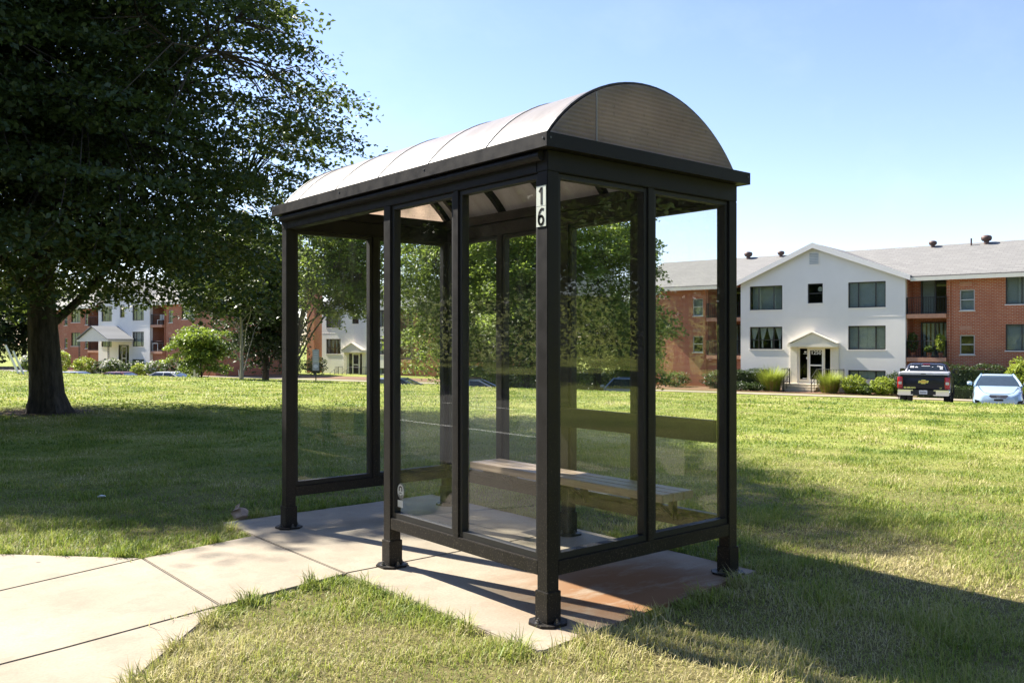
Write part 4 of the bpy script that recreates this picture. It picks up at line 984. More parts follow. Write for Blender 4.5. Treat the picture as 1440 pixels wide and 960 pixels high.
crown_tree('background_tree', 'broad tree behind the shelter seen through its near end glass', WP(4.6, 47), 11.5, 3.9, 6.0, 5.6, .25, 'leafsun', 'barkd', 520, 110, .18, csize=(.8, .34), seed=17, zmin=.8, limbs=12)
crown_tree('young_tree', 'young bright green tree at the end of the brick wing', WP(6.5, 44.5), 5.6, 1.25, 2.9, 2.4, .07, 'leaflight', 'barkd', 110, 60, .2, csize=(.5, .25), seed=18, zmin=.5, limbs=8)
crown_tree('background_tree', 'distant tree at the far left behind the big trunk', WP(-66, 106), 13, 6.0, 7, 6, .3, 'leafmid', 'barkd', 300, 70, .38, csize=(1.2, .5), seed=19, zmin=1, limbs=10)
crown_tree('background_tree', 'distant dark tree left of the orange brick block', WP(-58, 104), 13, 6.0, 7, 6.5, .3, 'leafdark', 'barkd', 300, 70, .38, csize=(1.2, .5), seed=20, zmin=.5, limbs=10)
# trees across the street, seen mirrored in the glass
s0 = crown_tree('street_tree', 'street tree across the road, mirrored in the shelter glass', (-17.5, 6, -.02), 10.5, 4.2, 6.2, 4.0, .25, 'leafmid', 'barkd', 330, 65, .26, csize=(.9, .36), seed=21, zmin=2.2, limbs=12, group='street trees across the road')
for i, (x, y, s) in enumerate(((-18.5, -6, 1.1), (-17, 13, .95), (-19, 20, 1.15), (-18, -18, 1.0), (-20, 27, 1.2), (-18, 35, 1.1), (-22, 43, 1.3), (-20, 53, 1.3), (-24, 66, 1.5), (-30, 85, 1.8))):
    c = copy_tree(s0); c.location = (x, y, -.02); c.rotation_euler = (0, 0, 1.3 * (i + 1)); c.scale = (s, s, s)
for i, (x, y, s) in enumerate(((16, -19, 1.2), (22, -15, 1.1), (28, -22, 1.4), (34, -14, 1.2), (20, -29, 1.3), (38, -28, 1.5), (12, -28, 1.2))):
    c = copy_tree(s0, 'lawn tree behind the viewer, mirrored in the near end glass', 'lawn trees behind the viewer'); c.location = (x, y, -.1); c.rotation_euler = (0, 0, .7 + 1.1 * i); c.scale = (s, s, s)

def backdrop_woodland(name, segs, seed):
    global rng
    keep = rng; rng = np.random.default_rng(seed); V_ = []
    for (x0, y0), (x1, y1), dp, hh, n in segs:
        k = rng.random(n); w_ = rng.normal(size=n) * dp * .4; dx, dy = x1 - x0, y1 - y0; l_ = math.hypot(dx, dy)
        x = x0 + dx * k - dy / l_ * w_; y = y0 + dy * k + dx / l_ * w_
        top = hh * (.72 + .2 * np.sin(k * l_ * .55) + .12 * np.sin(k * l_ * 1.7 + 1)); V_.append(np.stack([x, y, top * rng.random(n) ** .8 - .1], 1))
    c = np.concatenate(V_); v, q = leaf_quads(c, .42 * rng.uniform(.6, 1.3, len(c))); rng = keep
    return np_mesh(name, v, q, 'leafdark', kind='stuff')
backdrop_woodland('backdrop_woodland', [((-34, -60), (-34, 130), 7, 13, 60000), ((-34, -60), (50, -55), 7, 13, 34000), ((50, -55), (64, -24), 7, 11, 14000)], 77)  # tree belt out of direct view, added to block bright sky mirrored in the panes

def at_u(u, dep=-1.5):
    p = O_B + UDIR2 * u + NIN2 * dep; return Vector((p[0], p[1], float(ground_z(p[0], p[1]))))
shrub('hedge', 'dark clipped hedge left of the tall grass at the white wall', at_u(-4.0, -1.0), (1.15, .55), 1.25, 'leafdark', 3800, .10, seed=1, boxy=True)
shrub('shrub', 'low dark ground shrub in front of the clipped hedge', at_u(-4.0, -2.6), .8, .55, 'leafdark', 1500, .09, seed=2)
shrub('shrub', 'low deep green shrub between the clipped hedge and the tall grass', at_u(-2.95, -2.4), .6, .5, 'leafdark', 1200, .09, seed=22)
grass_clump('tall yellow green grass clump left of the entrance steps', at_u(-2.2, -1.9), 1.55, 1500, 1)
grass_clump('tall grass clump with straw skirt right of the entrance steps', at_u(1.35, -1.9), 1.35, 1300, 2, straw=.5)
shrub('shrub', 'rounded lime shrub under the basement window', at_u(2.75, -1.9), .72, 1.05, 'leaflime', 2200, .12, seed=3)
shrub('shrub', 'lime shrub between the basement window and the pickup', at_u(4.35, -1.9), .68, 1.0, 'leaflime', 2000, .12, seed=4)
shrub('shrub', 'low green shrub between the two lime shrubs', at_u(3.55, -2.2), .5, .6, 'leafmid', 1100, .1, seed=5)
shrub('shrub', 'dark shrub behind the lime shrubs at the wall corner', at_u(4.7, -.7), .7, 1.25, 'leafdark', 1900, .11, seed=6)
shrub('hedge', 'long dark hedge under the brick wall behind the cars', at_u(9.0, -1.1), (3.0, .7), 1.75, 'leafdark', 9000, .11, seed=7, boxy=True)
shrub('hedge', 'low dark edging hedge in front of the long hedge', at_u(7.9, -2.7), (1.6, .35), .62, 'leafdark', 2600, .09, seed=8, boxy=True)
shrub('shrub', 'tall lime shrub at the right end of the long hedge', at_u(11.4, -1.9), .95, 2.1, 'leaflime', 3400, .13, seed=9)
shrub('shrub', 'dark shrub below the balcony of the brick wing left of the white bay', at_u(-6.2, -1.2), .9, 1.1, 'leafdark', 1900, .11, seed=23)
shrub('shrub', 'rounded green shrub at the brick wing seen through the near end glass', at_u(-9.2, -1.2), .9, 1.0, 'leafmid', 1800, .11, seed=24)
# planting in front of the left-hand block
LB = 'shrubs along the orange brick block'
def at_l(u, dep=-6.2, dz=0): return UP(u, dep, dz)
shrub('shrub', 'white flowering shrub beside the big trunk', at_l(-75.8), 1.2, 1.8, 'leafmid', 1300, .2, seed=30, extra=('flower', 420))
shrub('shrub', 'bright lime ball shrub below the ground floor balcony', at_l(-71.4), 1.25, 2.1, 'leaflime', 2000, .2, seed=31)
grass_clump('low yellow grass clump between white flowers and lime ball shrub', at_l(-73.4), 1.4, 700, 32)
shrub('shrub', 'lime shrub under the entrance canopy', at_l(-67.0), 1.0, 1.5, 'leaflime', 1500, .19, seed=33)
shrub('shrub', 'dark shrub right of the canopy door', at_l(-63.6), 1.0, 1.3, 'leafdark', 1400, .18, seed=34)
shrub('shrub', 'pale flowering shrub in front of the basement window', at_l(-61.6, -6.8), .95, 1.4, 'leafmid', 1200, .18, seed=35, extra=('flower', 260))
shrub('shrub', 'dark low shrub under the right balconies', at_l(-59.3), 1.1, 1.2, 'leafdark', 1400, .18, seed=36)
shrub('shrub', 'small yellow green shrub right of the pale flowering one', at_l(-57.6, -6.8), .8, 1.0, 'leaflime', 1000, .17, seed=37)
shrub('shrub', 'pale green round shrub left of the small spreading tree', at_l(-55.6, -6.6), .9, 1.3, 'leafmid', 1100, .18, seed=38, extra=('flower', 160))
shrub('shrub', 'dark round shrub beneath the small spreading tree', at_l(-53.4), 1.1, 1.4, 'leafdark', 1300, .18, seed=39)
shrub('shrub', 'grey green shrub right beside the pale timber posts', at_l(-51.2, -6.4), .95, 1.4, 'leafmid', 1200, .18, seed=40, extra=('flower', 120))
shrub('shrub', 'dark bush in front of the pale gabled block', UP(-45.6, 3.0), 1.0, 1.6, 'leafdark', 1300, .18, seed=41)
shrub('shrub', 'green bush beside the chimney of the pale gabled block', UP(-48.4, 3.0), .9, 1.5, 'leafmid', 1200, .18, seed=42)
hd_ = shrub('hedge', 'long low shaded hedge behind the parked cars, seen through the shelter', WP(1.6, 57), (7.0, .8), 1.3, 'leafdark', 8000, .16, seed=43, boxy=True)

# ================================================================ VEHICLES
def rr(hw, z0, z1, y, r=.12, n=4, topw=None):
    """rounded-rectangle ring in the XZ plane at y"""
    tw = hw if topw is None else topw; pts = []
    for cx, cz, a0 in ((hw - r, z0 + r, -90), (tw - r, z1 - r, 0), (-tw + r, z1 - r, 90), (-hw + r, z0 + r, 180)):
        for i in range(n + 1):
            a = R(a0 + 90 * i / n); pts.append((cx + r * math.cos(a), y, cz + r * math.sin(a)))
    return pts
def rz_ring(hx, y0, y1, z, r=.15, n=4):
    pts = []
    for cx, cy, a0 in ((hx - r, y0 + r, -90), (hx - r, y1 - r, 0), (-hx + r, y1 - r, 90), (-hx + r, y0 + r, 180)):
        for i in range(n + 1):
            a = R(a0 + 90 * i / n); pts.append((cx + r * math.cos(a), cy + r * math.sin(a), z))
    return pts
def wheel(par, x, y, rad, w):
    s = 1 if x > 0 else -1
    prof = [(rad * .62, -w / 2), (rad * .93, -w / 2), (rad, -w * .36), (rad, w * .36), (rad * .93, w / 2), (rad * .62, w / 2)]
    def ringp(r, o): return [(x + o, y + r * math.cos(t), rad + r * math.sin(t)) for t in np.linspace(0, 2 * math.pi, 29)[:-1]]
    t = MB().loft([ringp(r, o) for r, o in prof], caps=False).build('wheel', 'tyre', par, smooth=True)
    m = MB(); m.tube([(x - w * .3, y, rad), (x + s * w * .30, y, rad)], rad * .6, 24)
    for k in range(6):
        a = k * math.pi / 3; m.box(x + s * w * .30, x + s * w * .40, y - .03, y + .03, rad - .03, rad + .03) if k == 0 else None
        m.tube([(x + s * w * .36, y, rad), (x + s * w * .34, y + rad * .55 * math.cos(a), rad + rad * .55 * math.sin(a))], .03, 6)
    m.build('rim', 'rim', t); return t
def pickup(label, loc, rz):
    t = thing('pickup_truck', label, 'pickup truck', loc, rz)
    # body: rear face at y=0, nose at y=5.6; X right, rear looks to -Y
    body = [rr(.93, .62, 1.40, .05, .1), rr(1.0, .55, 1.44, .22, .12), rr(1.01, .50, 1.44, 1.0, .12), rr(1.01, .48, 1.42, 2.1, .12), rr(1.01, .48, 1.36, 3.2, .12), rr(1.0, .48, 1.26, 4.2, .14), rr(.99, .50, 1.22, 5.2, .16), rr(.90, .52, 1.12, 5.55, .2), rr(.75, .56, 1.0, 5.65, .15)]
    MB().loft(body).build('body', 'black_paint', t, smooth=True)
    cab = [rz_ring(.93, 2.02, 4.25, 1.36, .16), rz_ring(.90, 2.10, 4.0, 1.52, .16), rz_ring(.80, 2.24, 3.62, 1.76, .18), rz_ring(.72, 2.32, 3.45, 1.84, .2), rz_ring(.58, 2.45, 3.3, 1.87, .18)]
    cb_ = MB().loft(cab).build('cab', 'black_paint', t, smooth=True)
    rw = MB(); rw.hexa([(-.78, 2.035, 1.50), (.78, 2.035, 1.50), (.78, 2.13, 1.50), (-.78, 2.13, 1.50)], [(-.66, 2.205, 1.79), (.66, 2.205, 1.79), (.66, 2.30, 1.79), (-.66, 2.30, 1.79)]); gw = rw.build('rear_window', 'carglass', cb_)
    tr_ = MB()
    for s in (-1, 1): tr_.tube([(s * .82, 2.05, 1.46), (s * .70, 2.19, 1.795), (s * .55, 2.225, 1.83), (0, 2.235, 1.845)], .016, 6)
    tr_.build('window_trim', 'chrome', cb_)
    sk = MB()
    def stick(x0, x1, z0, z1): 
        y = lambda z: 2.035 + (z - 1.50) * (.17 / .29) - .006
        sk.hexa([(x0, y(z0), z0), (x1, y(z0), z0), (x1, y(z0) + .004, z0), (x0, y(z0) + .004, z0)], [(x0, y(z1), z1), (x1, y(z1), z1), (x1, y(z1) + .004, z1), (x0, y(z1) + .004, z1)])
    for q in ((-.66, -.50, 1.67, 1.74), (-.46, -.34, 1.675, 1.70), (-.43, -.37, 1.70, 1.725), (-.20, .14, 1.735, 1.75), (.22, .27, 1.70, 1.715), (.42, .56, 1.725, 1.745), (.52, .66, 1.69, 1.73), (.54, .65, 1.61, 1.66), (-.72, -.67, 1.52, 1.57)): stick(*q)
    sk.build('window_sticker', 'white', cb_)
    bl = MB(); bl.box(-.15, .15, 2.20, 2.26, 1.805, 1.845); bl.build('brake_light', 'red_lens', cb_, bevel=.008)
    for s in (-1, 1):
        MB().hexa([(s * .945, 2.5, 1.42), (s * .945, 4.0, 1.42), (s * .90, 4.0, 1.42), (s * .90, 2.5, 1.42)], [(s * .80, 2.55, 1.77), (s * .80, 3.5, 1.77), (s * .75, 3.5, 1.77), (s * .75, 2.55, 1.77)]).build('side_window', 'carglass', cb_)
    MB().hexa([(-.84, 4.16, 1.42), (.84, 4.16, 1.42), (.84, 4.27, 1.40), (-.84, 4.27, 1.40)], [(-.68, 3.5, 1.80), (.68, 3.5, 1.80), (.68, 3.58, 1.80), (-.68, 3.58, 1.80)]).build('windscreen', 'carglass', cb_)
    MB().loft([rr(.93, 1.425, 1.515, -.01, .03), rr(.96, 1.425, 1.53, .06, .03), rr(.96, 1.43, 1.52, 2.0, .03)]).build('bed_cover', 'silver', t, smooth=True)
    lk = MB(); lk.box(-.10, .10, -.022, .0, 1.45, 1.475); lk.build('cover_latch', 'blackplastic', t)
    tg = MB().loft([rr(.80, .80, 1.40, .055, .05), rr(.80, .80, 1.40, .02, .05), rr(.78, .82, 1.38, .008, .04)]).build('tailgate', 'black_paint', t, smooth=True)
    hb = MB(); hb.box(-.76, .76, -.004, .012, 1.30, 1.36); hb.build('tailgate_ledge', 'black_paint', tg, bevel=.006)
    # emblem: a slanted-ended cross bar in gold with a pale rim
    def bow(sx, sz, y0, y1): return MB().prism([(-.18 * sx, -.038 * sz), (-.07 * sx, -.038 * sz), (-.085 * sx, -.068 * sz), (.065 * sx, -.068 * sz), (.075 * sx, -.038 * sz), (.155 * sx, -.038 * sz), (.18 * sx, .038 * sz), (.07 * sx, .038 * sz), (.085 * sx, .068 * sz), (-.065 * sx, .068 * sz), (-.075 * sx, .038 * sz), (-.155 * sx, .038 * sz)], 1, y0, y1)
    bow(1.12, 1.22, -.004, .010).build('emblem_rim', 'chrome', tg).location = (0, 0, 1.135); bow(1, 1, -.009, -.003).build('emblem', 'gold', tg).location = (0, 0, 1.135)
    text_mesh('lettering', 'SILVERADO', .085, 'chrome', tg, (-.53, .004, .875), (R(90), 0, 0), .004, 1.05, .002)
    text_mesh('lettering', 'LT', .075, 'chrome', tg, (.66, .004, .875), (R(90), 0, 0), .004)
    for s in (-1, 1):
        l = MB().loft([rr(.10, .83, 1.33, .07, .03), rr(.10, .83, 1.33, .012, .03), rr(.08, .86, 1.30, -.006, .03)]).build('tail_light', 'red_lens', t, smooth=True); l.location = (s * .905, 0, 0)
        MB().box(-.065, .065, -.012, -.004, 1.02, 1.13).build('reversing_lens', 'clear_lens', l)
        MB().loft([rr(.30, .56, .795, -.12, .05), rr(.33, .56, .795, -.02, .05), rr(.33, .56, .795, .16, .05)]).build('bumper', 'chrome', t, smooth=True).location = (s * .68, 0, 0)
        MB().box(-.06, .06, -.135, -.121, .60, .76).build('bumper_insert', 'blackplastic', t).location = (s * .42, 0, 0)
        mm = MB(); mm.loft([rr(.10, 1.36, 1.58, 3.78, .04), rr(.11, 1.35, 1.59, 3.86, .05)]); m2 = mm.build('mirror', 'blackplastic', t, smooth=True); m2.location = (s * 1.11, 0, 0); MB().box(-.15, 0.0, 3.80, 3.85, 1.42, 1.47).build('mirror_arm', 'blackplastic', m2).scale = (s, 1, 1)
        mg = MB(); mg.box(-.085, .085, 3.770, 3.778, 1.38, 1.56); mg.build('mirror_glass', 'carglass', m2)
        wheel(t, s * .86, 1.25, .40, .26); wheel(t, s * .86, 4.55, .40, .26)
        for y in (1.25, 4.55):
            ar = MB()
            pr = [(y + .47 * math.cos(a), .40 + .47 * math.sin(a)) for a in np.linspace(R(-8), R(188), 20)]; pi_ = [(y + .40 * math.cos(a), .40 + .40 * math.sin(a)) for a in np.linspace(R(188), R(-8), 20)]
            ar.prism(pr + pi_, 0, s * 1.005, s * 1.03); ar.build('wheel_arch', 'blackplastic', t)
    MB().box(-.36, .36, -.10, .1, .58, .79).build('bumper_step', 'blackplastic', t)
    pl = MB(); pl.box(-.155, .155, -.112, -.103, .62, .775); p = pl.build('licence_plate', 'white', t, bevel=.004)
    cm_ = MB()
    for i in range(7): cm_.box(-.125 + i * .037, -.105 + i * .037, -.1145, -.1115, .66, .73)
    cm_.build('plate_characters', 'ink', p)
    return t
def car(name, label, loc, rz, paint, coupe=False, group=None):
    """nose at +Y"""
    t = thing(name, label, 'car', loc, rz, group)
    h = 0.0 if coupe else .05
    S = [(-2.30, .66, .42, .80), (-2.22, .80, .32, .92), (-1.9, .90, .24, .99 + h), (-1.2, .93, .20, .99 + h), (-.2, .93, .20, .97 + h), (.75, .93, .20, .965 + h), (1.25, .925, .20, .90 + h), (1.75, .90, .20, .81 + h), (2.08, .84, .21, .73 + h), (2.25, .74, .25, .66 + h), (2.33, .58, .30, .58 + h)]
    MB().loft([rr(w, a, b, y, min(.17, (b - a) * .45), 5, topw=w * .93) for y, w, a, b in S]).build('body', paint, t, smooth=True)
    zr = 1.37 if coupe else 1.45; zb = .93 + h
    ys = (-1.75, 1.02, -.72, .02) if coupe else (-1.75, 1.05, -1.05, .15)
    def gh(k, hx): return (hx, ys[0] + (ys[2] - ys[0]) * k, ys[1] + (ys[3] - ys[1]) * k, zb + (zr - .03 - zb) * k)
    ks = [(0, .86), (.35, .79), (.7, .70), (1, .61)]
    MB().loft([rz_ring(*[gh(k, w)[i] for i in (0, 1, 2, 3)], r=.16) for k, w in ks]).build('greenhouse', 'screen' if coupe else 'carglass', t, smooth=True)
    rf = MB().loft([rz_ring(.625, ys[2] - .06, ys[3] + .08, zr - .055, .17), rz_ring(.62, ys[2] - .03, ys[3] + .05, zr - .02, .17), rz_ring(.50, ys[2] + .06, ys[3] - .06, zr + .005, .17)]).build('roof', paint, t, smooth=True)
    for s in (-1, 1):
        pm_ = MB()
        def pt(k, front, o=.012):
            w = np.interp(k, [q[0] for q in ks], [q[1] for q in ks]); y = (ys[1] + (ys[3] - ys[1]) * k - .045) if front else (ys[0] + (ys[2] - ys[0]) * k + .045)
            return (s * (w - .035 + o), y, zb + (zr - .03 - zb) * k)
        for fr in (True, False): pm_.tube([pt(k, fr) for k in (-.04, .35, .7, 1.02)], [.05, .042, .038, .04], 8)
        if not coupe: pm_.tube([(s * .86, -.3, zb - .02), (s * .78, -.32, zb + (zr - zb) * .4), (s * .63, -.34, zr - .04)], .035, 6)
        pm_.build('pillar', paint, t, smooth=True)
    for s in (-1, 1):
        m = MB().loft([rr(.075, .95, 1.06, .62, .04), rr(.10, .93, 1.09, .70, .05), rr(.085, .95, 1.07, .78, .04), rr(.03, .98, 1.04, .82, .02)]).build('mirror', paint, t, smooth=True); m.location = (s * 1.02, 0, h); MB().box(-.14, 0, .69, .74, .95, .99).build('mirror_arm', 'blackplastic', m).scale = (s, 1, 1)
        wheel(t, s * .80, 1.42, .33, .22); wheel(t, s * .80, -1.38, .33, .22)
        # headlamp: a swept-back almond set into the corner
        hl = MB(); hp = [(.46, 2.235, .60), (.60, 2.19, .57), (.80, 1.98, .66), (.84, 1.78, .78), (.74, 1.90, .775), (.58, 2.12, .70)]
        hl.add([(s * x, y + .03, z + h) for x, y, z in hp] + [(s * (x - .05), y - .10, z + h) for x, y, z in hp], [tuple(range(6)), tuple(range(11, 5, -1))] + [(i, i + 6, (i + 1) % 6 + 6, (i + 1) % 6) for i in range(6)]); hl.build('headlight', 'clear_lens', t)
        fg = MB(); fg.prism([(s * .50, .30), (s * .82, .30), (s * .84, .43), (s * .62, .40)], 1, 2.05, 2.285 if coupe else 2.28); fg.build('bumper_vent', 'blackplastic', t)
        tl = MB(); tl.box(s * .60, s * .84, -2.25, -2.0, .74 + h, .90 + h); tl.build('tail_light', 'red_lens', t, bevel=.01)
    gm_ = MB(); gm_.prism([(-.26, .515 + h), (.26, .515 + h), (.335, .60 + h), (.29, .635 + h), (-.29, .635 + h), (-.335, .60 + h)], 1, 2.18, 2.355); gr2 = gm_.build('grille', 'blackplastic', t)
    cr = MB(); cr.tube([(-.34, 2.352, .60 + h), (-.29, 2.352, .637 + h), (.29, 2.352, .637 + h), (.34, 2.352, .60 + h), (.26, 2.352, .513 + h), (-.26, 2.352, .513 + h), (-.34, 2.352, .60 + h)], .009, 6)
    for i in range(2): cr.tube([(-.29 + .02 * i, 2.357, .60 - .03 * i + h), (.29 - .02 * i, 2.357, .60 - .03 * i + h)], .005, 5)
    cr.build('grille_trim', 'chrome', gr2)
    em = MB(); et = np.linspace(0, 2 * math.pi, 25)
    em.tube([(.075 * math.cos(a), 2.366, .577 + h + .042 * math.sin(a)) for a in et], .007, 5, caps=False)
    em.tube([(-.038, 2.367, .548 + h), (-.020, 2.367, .606 + h)], .008, 5); em.tube([(.020, 2.367, .548 + h), (.038, 2.367, .606 + h)], .008, 5); em.tube([(-.030, 2.367, .572 + h), (.030, 2.367, .584 + h)], .008, 5)
    if coupe: em.build('emblem', 'chrome', gr2)
    MB().box(-.16, .16, 2.30, 2.352, .40 + h, .475 + h).build('licence_plate', 'blackplastic' if coupe else 'white', t)
    hs_ = MB(); hs_.tube([(-.74, 1.02, .972 + h), (-.66, 1.55, .868 + h), (-.52, 2.12, .715 + h), (-.30, 2.24, .668 + h), (.30, 2.24, .668 + h), (.52, 2.12, .715 + h), (.66, 1.55, .868 + h), (.74, 1.02, .972 + h)], .010, 5); hs_.build('hood_seam', 'blackplastic', t)
    im = MB(); im.box(-.72, .72, .45, .95, .80, .935 + h); im.box(-.55, -.12, -.55, -.40, .5, 1.16); im.box(.12, .55, -.55, -.40, .5, 1.16)
    return t
def face(p, ang):   # heading angle measured clockwise from the camera's own forward direction -> rotation of +Y
    return -(YAW + R(ang))
P = WP(17.35, 36.9); P.z = float(lot_z(ucoord(P.x, P.y), tcoord(P.x, P.y))); pickup('black pickup truck backed to the lawn, silver bed cover and gold emblem', P, face(P, 28.5))
P = WP(20.25, 36.5); P.z = float(lot_z(ucoord(P.x, P.y), tcoord(P.x, P.y))) + .12; car('parked_coupe', 'light blue coupe facing the lawn right of the pickup', P, face(P, 180 + 28), 'blue_paint', True)
cars = (('silver sedan roof behind the lawn crest, right of the big trunk', -30.9, 62.5, 'silver_paint', 95), ('dusty maroon sedan roof behind the lawn crest before the canopy', -27.0, 61.0, 'maroon_paint', 100), ('white sedan roof behind the lawn crest, rightmost of the three before the canopy', -22.6, 58.5, 'white_paint', 100),
        ('white sedan at the far left edge behind the trunk', -35.6, 63.0, 'white_paint', 110), ('blue grey car behind the lawn crest seen beside the near end glass', 5.5, 42.0, 'grey_paint', 200), ('silver car behind the lawn crest seen through the second pane', -1.6, 41.0, 'silver_paint', 95), ('grey car behind the lawn crest seen beside the door side post', -5.2, 41.5, 'grey_paint', 95), ('maroon car in the shade before the hedge, seen through the shelter', -1.9, 45.0, 'maroon_paint', 100))
for lb, r_, f_, pt_, an in cars:
    P = WP(r_, f_); P.z = float(lot_z(ucoord(P.x, P.y), tcoord(P.x, P.y))); car('parked_car', lb, P, face(P, an), pt_)
car('parked_car', 'dark car parked across the street, mirrored in the shelter glass', (-12.2, 5.2, -.155), 0, 'grey_paint')

# ================================================================ SMALL THINGS
def pole(name, label, cat, a, b, rad, mat='timber', group=None):
    a = Vector(a); b = Vector(b); t = MB(); t.tube([(0, 0, 0), b - a], [rad, rad * .8], 10); o = t.build(name, mat, smooth=True); o.location = a; return tag(o, label, cat, group)
p0 = WP(-25.8, 45.8); pole('leaning_post', 'longer pale leaning post left of the big trunk', 'post', p0 + Vector((0, 0, -.1)), p0 + Vector((-.72 * RT[0], -.72 * RT[1], 1.5)), .07, 'white')
p0 = WP(-25.2, 45.2); pole('leaning_post', 'shorter pale leaning post close against the big trunk', 'post', p0 + Vector((0, 0, -.1)), p0 + Vector((-.58 * RT[0], -.58 * RT[1], 1.2)), .06, 'white')
p0 = WP(-14.6, 47.5); pole('leaning_post', 'thin grey stake leaning in front of the shaded brick wall', 'stake', p0 + Vector((0, 0, -.1)), p0 + Vector((-.25 * RT[0], -.25 * RT[1], 1.7)), .03)
for i, (r_, h) in enumerate(((-12.95, 1.0), (-12.8, .9))):
    p0 = WP(r_ * 1.0 - 3.2, 44.5); pole('timber_post', ('taller', 'shorter')[i] + ' pale timber post of a pair under the spreading tree', 'post', p0 + Vector((0, 0, -.1)), p0 + Vector((0, 0, h)), .05)
sg = thing('parking_sign', 'small white sign on dark pole behind the far end glass', 'sign', WP(-10.2, 45.5), -(YAW) + R(6))
MB().tube([(0, 0, -.1), (0, 0, 2.9)], .03, 8).build('pole', 'rail', sg); sp_ = MB().box(-.17, .17, -.05, -.03, 1.75, 2.85).build('sign_plate', 'blind', sg, bevel=.006)
sl_ = MB()
for i in range(6): sl_.box(-.11, .11, -.053, -.049, 2.25 + i * .09, 2.28 + i * .09)
sl_.build('sign_lines', 'white', sp_); MB().prism([(.12 * math.cos(a), 1.97 + .10 * math.sin(a)) for a in np.linspace(0, 2 * math.pi, 21)[:-1]], 1, -.054, -.049).build('sign_badge', 'white', sp_)
# litter beside the pad
def crumple(name, label, loc, sx, sy, sz, mat, seed, cat, tilt=.2):
    bm = bmesh.new(); bmesh.ops.create_icosphere(bm, subdivisions=3, radius=1); r_ = random.Random(seed)
    fr = [(Vector((r_.uniform(-1, 1), r_.uniform(-1, 1), r_.uniform(-1, 1))).normalized(), r_.uniform(.62, .92)) for _ in range(22)]
    for v in bm.verts:
        for n, d in fr:
            e = v.co.dot(n)
            if e > d: v.co -= n * (e - d) * 1.1
        v.co.x *= sx; v.co.y *= sy; v.co.z = max(v.co.z * sz, -sz * .8)
    me = bpy.data.meshes.new(name); bm.to_mesh(me); bm.free(); me.materials.append(M[mat]); o = link(name, me); o.location = loc; o.rotation_euler = (.2, .1, seed); return tag(o, label, cat)
bag = crumple('paper_bag', 'crumpled brown paper bag in the grass at the pad corner', (-.11, 3.50, .035), .085, .07, .05, 'paper', 5, 'litter')
fl = MB(); fl.add([(-.085, 0, .0), (-.04, -.06, .035), (.02, -.02, .06), (-.03, .03, .075), (-.09, .03, .04)], [(0, 1, 2), (0, 2, 3), (0, 3, 4)]); fl.build('torn_flap', 'paper', bag)
crumple('paper_scrap', 'white paper scrap lying in the shaded lawn', WP(-3.68, 7.85, .035), .04, .025, .014, 'litter', 9, 'litter')
# balcony things
def plant(label, loc, h, n, seed, mat='leafmid'):
    global rng
    keep = rng; rng = np.random.default_rng(500 + seed); t = thing('potted_plant', label, 'potted plant', loc)
    MB().loft([[(q * math.cos(a), q * math.sin(a), z) for a in np.linspace(0, 2 * math.pi, 15)[:-1]] for q, z in ((.10, 0), (.15, .26), (.16, .28), (.14, .28))]).build('pot', 'pot', t)
    p = blob_points(n, 1, shell=.3) * np.array([.3, .3, h / 2]) + np.array([0, 0, .28 + h * .5]); leaves('foliage', mat, t, p, .13 * rng.uniform(.7, 1.3, n)); rng = keep; return t
def on_b(b, x, y, z): return b.matrix_basis @ Vector((x, y, z)) if False else Matrix.Translation(b.location) @ Matrix.Rotation(b.rotation_euler.z, 4, 'Z') @ Vector((x, y, z))
plant('leafy green plant at the right end of the lower balcony', on_b(bR, 6.9, .25, 2.285), 1.1, 420, 1, 'leaflime')
plant('dark leafy plant at the left end of the lower balcony', on_b(bR, 5.4, .35, 2.285), 1.2, 420, 2)
plant('low plant in red pot in the middle of the lower balcony', on_b(bR, 6.3, .25, 2.285), .45, 200, 3)
ch = thing('garden_chair', 'white garden chair on the upper balcony of the orange block', 'chair', on_b(bL, 6.5, .35, 4.785), ANG_2 + .5)
MB().box(-.25, .25, -.25, .25, .40, .45).build('seat', 'plastic', ch); MB().box(-.25, .25, .20, .25, .45, .95).build('backrest', 'plastic', ch)
for x in (-.22, .22):
    for y in (-.22, .22): MB().tube([(x, y, 0), (x, y, .4)], .025, 6).build('leg', 'plastic', ch)
tb = thing('garden_table', 'white garden table on the lower balcony of the orange block', 'table', on_b(bL, 5.9, .35, 2.285), ANG_2)
MB().box(-.5, .5, -.3, .3, .72, .76).build('tabletop', 'plastic', tb)
for x in (-.44, .44):
    for y in (-.24, .24): MB().tube([(x, y, 0), (x, y, .72)], .03, 6).build('leg', 'plastic', tb)

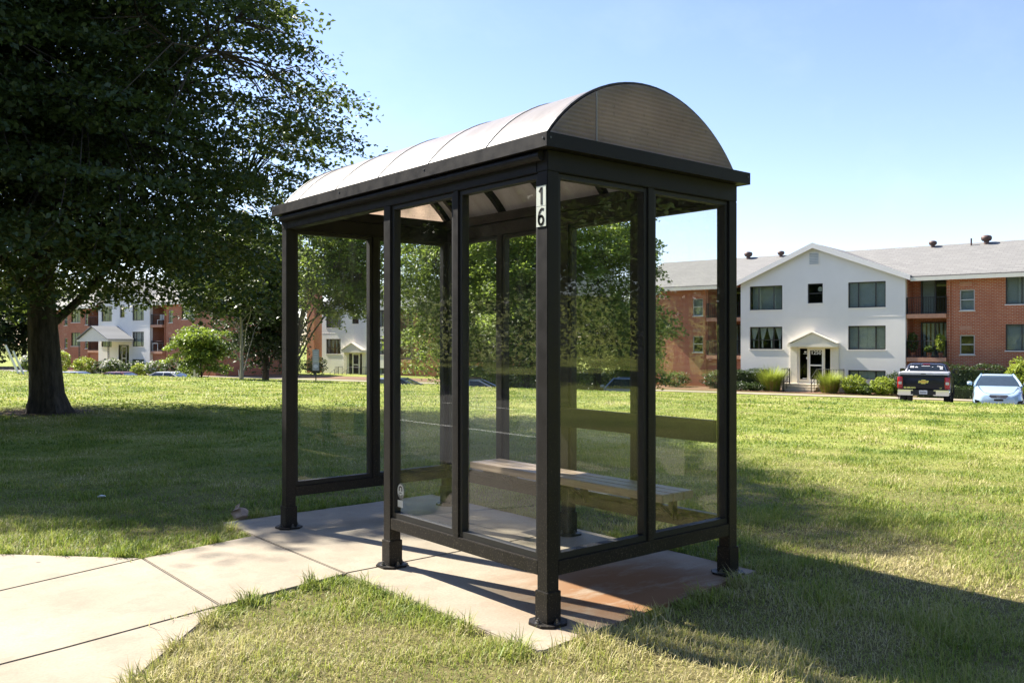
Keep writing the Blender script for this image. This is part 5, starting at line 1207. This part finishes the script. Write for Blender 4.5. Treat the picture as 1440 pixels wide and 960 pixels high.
# ================================================================ LIGHT, SKY, CAMERA
w = bpy.data.worlds.new('World'); sc.world = w; w.use_nodes = True
nt = w.node_tree; nt.nodes.clear(); wo = nt.nodes.new('ShaderNodeOutputWorld'); bgn = nt.nodes.new('ShaderNodeBackground')
sky = nt.nodes.new('ShaderNodeTexSky'); sky.sky_type = 'NISHITA'; sky.sun_disc = False; sky.sun_elevation = SUN_EL
SUN_AZ = math.atan2(SUN_DIR[0], SUN_DIR[1])
sky.sun_rotation = SUN_AZ; sky.altitude = 50; sky.air_density = 1.0; sky.dust_density = .15; sky.ozone_density = 2.0
tn = nt.nodes.new('ShaderNodeMixRGB'); tn.blend_type = 'MULTIPLY'; tn.inputs['Fac'].default_value = 1; tn.inputs['Color2'].default_value = (1.0, .92, 1.02, 1)
nt.links.new(sky.outputs[0], tn.inputs['Color1']); wt = nt.nodes.new('ShaderNodeTexCoord'); wm = nt.nodes.new('ShaderNodeMapping'); wm.inputs['Scale'].default_value = (2.2, 5.5, 7.0); wm.inputs['Rotation'].default_value = (0, .35, .6); nt.links.new(wt.outputs['Generated'], wm.inputs['Vector'])
cn = noise(nt, wm.outputs['Vector'], 1.6, 8, .62); cr_ = ramp(nt, cn, [(.50, g(0)), (.82, g(.05))]); cm2 = nt.nodes.new('ShaderNodeMixRGB'); nt.links.new(cr_.outputs[0], cm2.inputs['Fac']); nt.links.new(tn.outputs[0], cm2.inputs['Color1']); cm2.inputs['Color2'].default_value = (7.5, 7.6, 8.0, 1)
nt.links.new(cm2.outputs[0], bgn.inputs['Color']); bgn.inputs['Strength'].default_value = .08
nt.links.new(bgn.outputs[0], wo.inputs['Surface'])
sl = bpy.data.lights.new('sun', 'SUN'); sl.energy = 5.0; sl.angle = R(.55); sl.color = (1.0, .93, .82)
so = bpy.data.objects.new('sun', sl); COL.objects.link(so)
sd_ = Vector((SUN_DIR[0] * math.cos(SUN_EL), SUN_DIR[1] * math.cos(SUN_EL), math.sin(SUN_EL)))
so.rotation_euler = sd_.to_track_quat('Z', 'Y').to_euler(); so.location = (0, 0, 30)
cam = bpy.data.cameras.new('camera'); co = bpy.data.objects.new('camera', cam); COL.objects.link(co)
cam.sensor_width = 36; cam.lens = 36 * 1230.3 / 1440; cam.clip_end = 3000; cam.clip_start = .05
co.location = tuple(CAM); co.rotation_euler = (R(90), 0, -YAW); sc.camera = co
sc.view_settings.view_transform = 'Standard'; sc.view_settings.look = 'None'; sc.view_settings.exposure = 1.66; sc.view_settings.gamma = 1.0
sc.view_settings.use_curve_mapping = False
sc.cycles.max_bounces = 10; sc.cycles.transparent_max_bounces = 24; sc.cycles.caustics_reflective = False; sc.cycles.caustics_refractive = False
sc.cycles.use_denoising = True
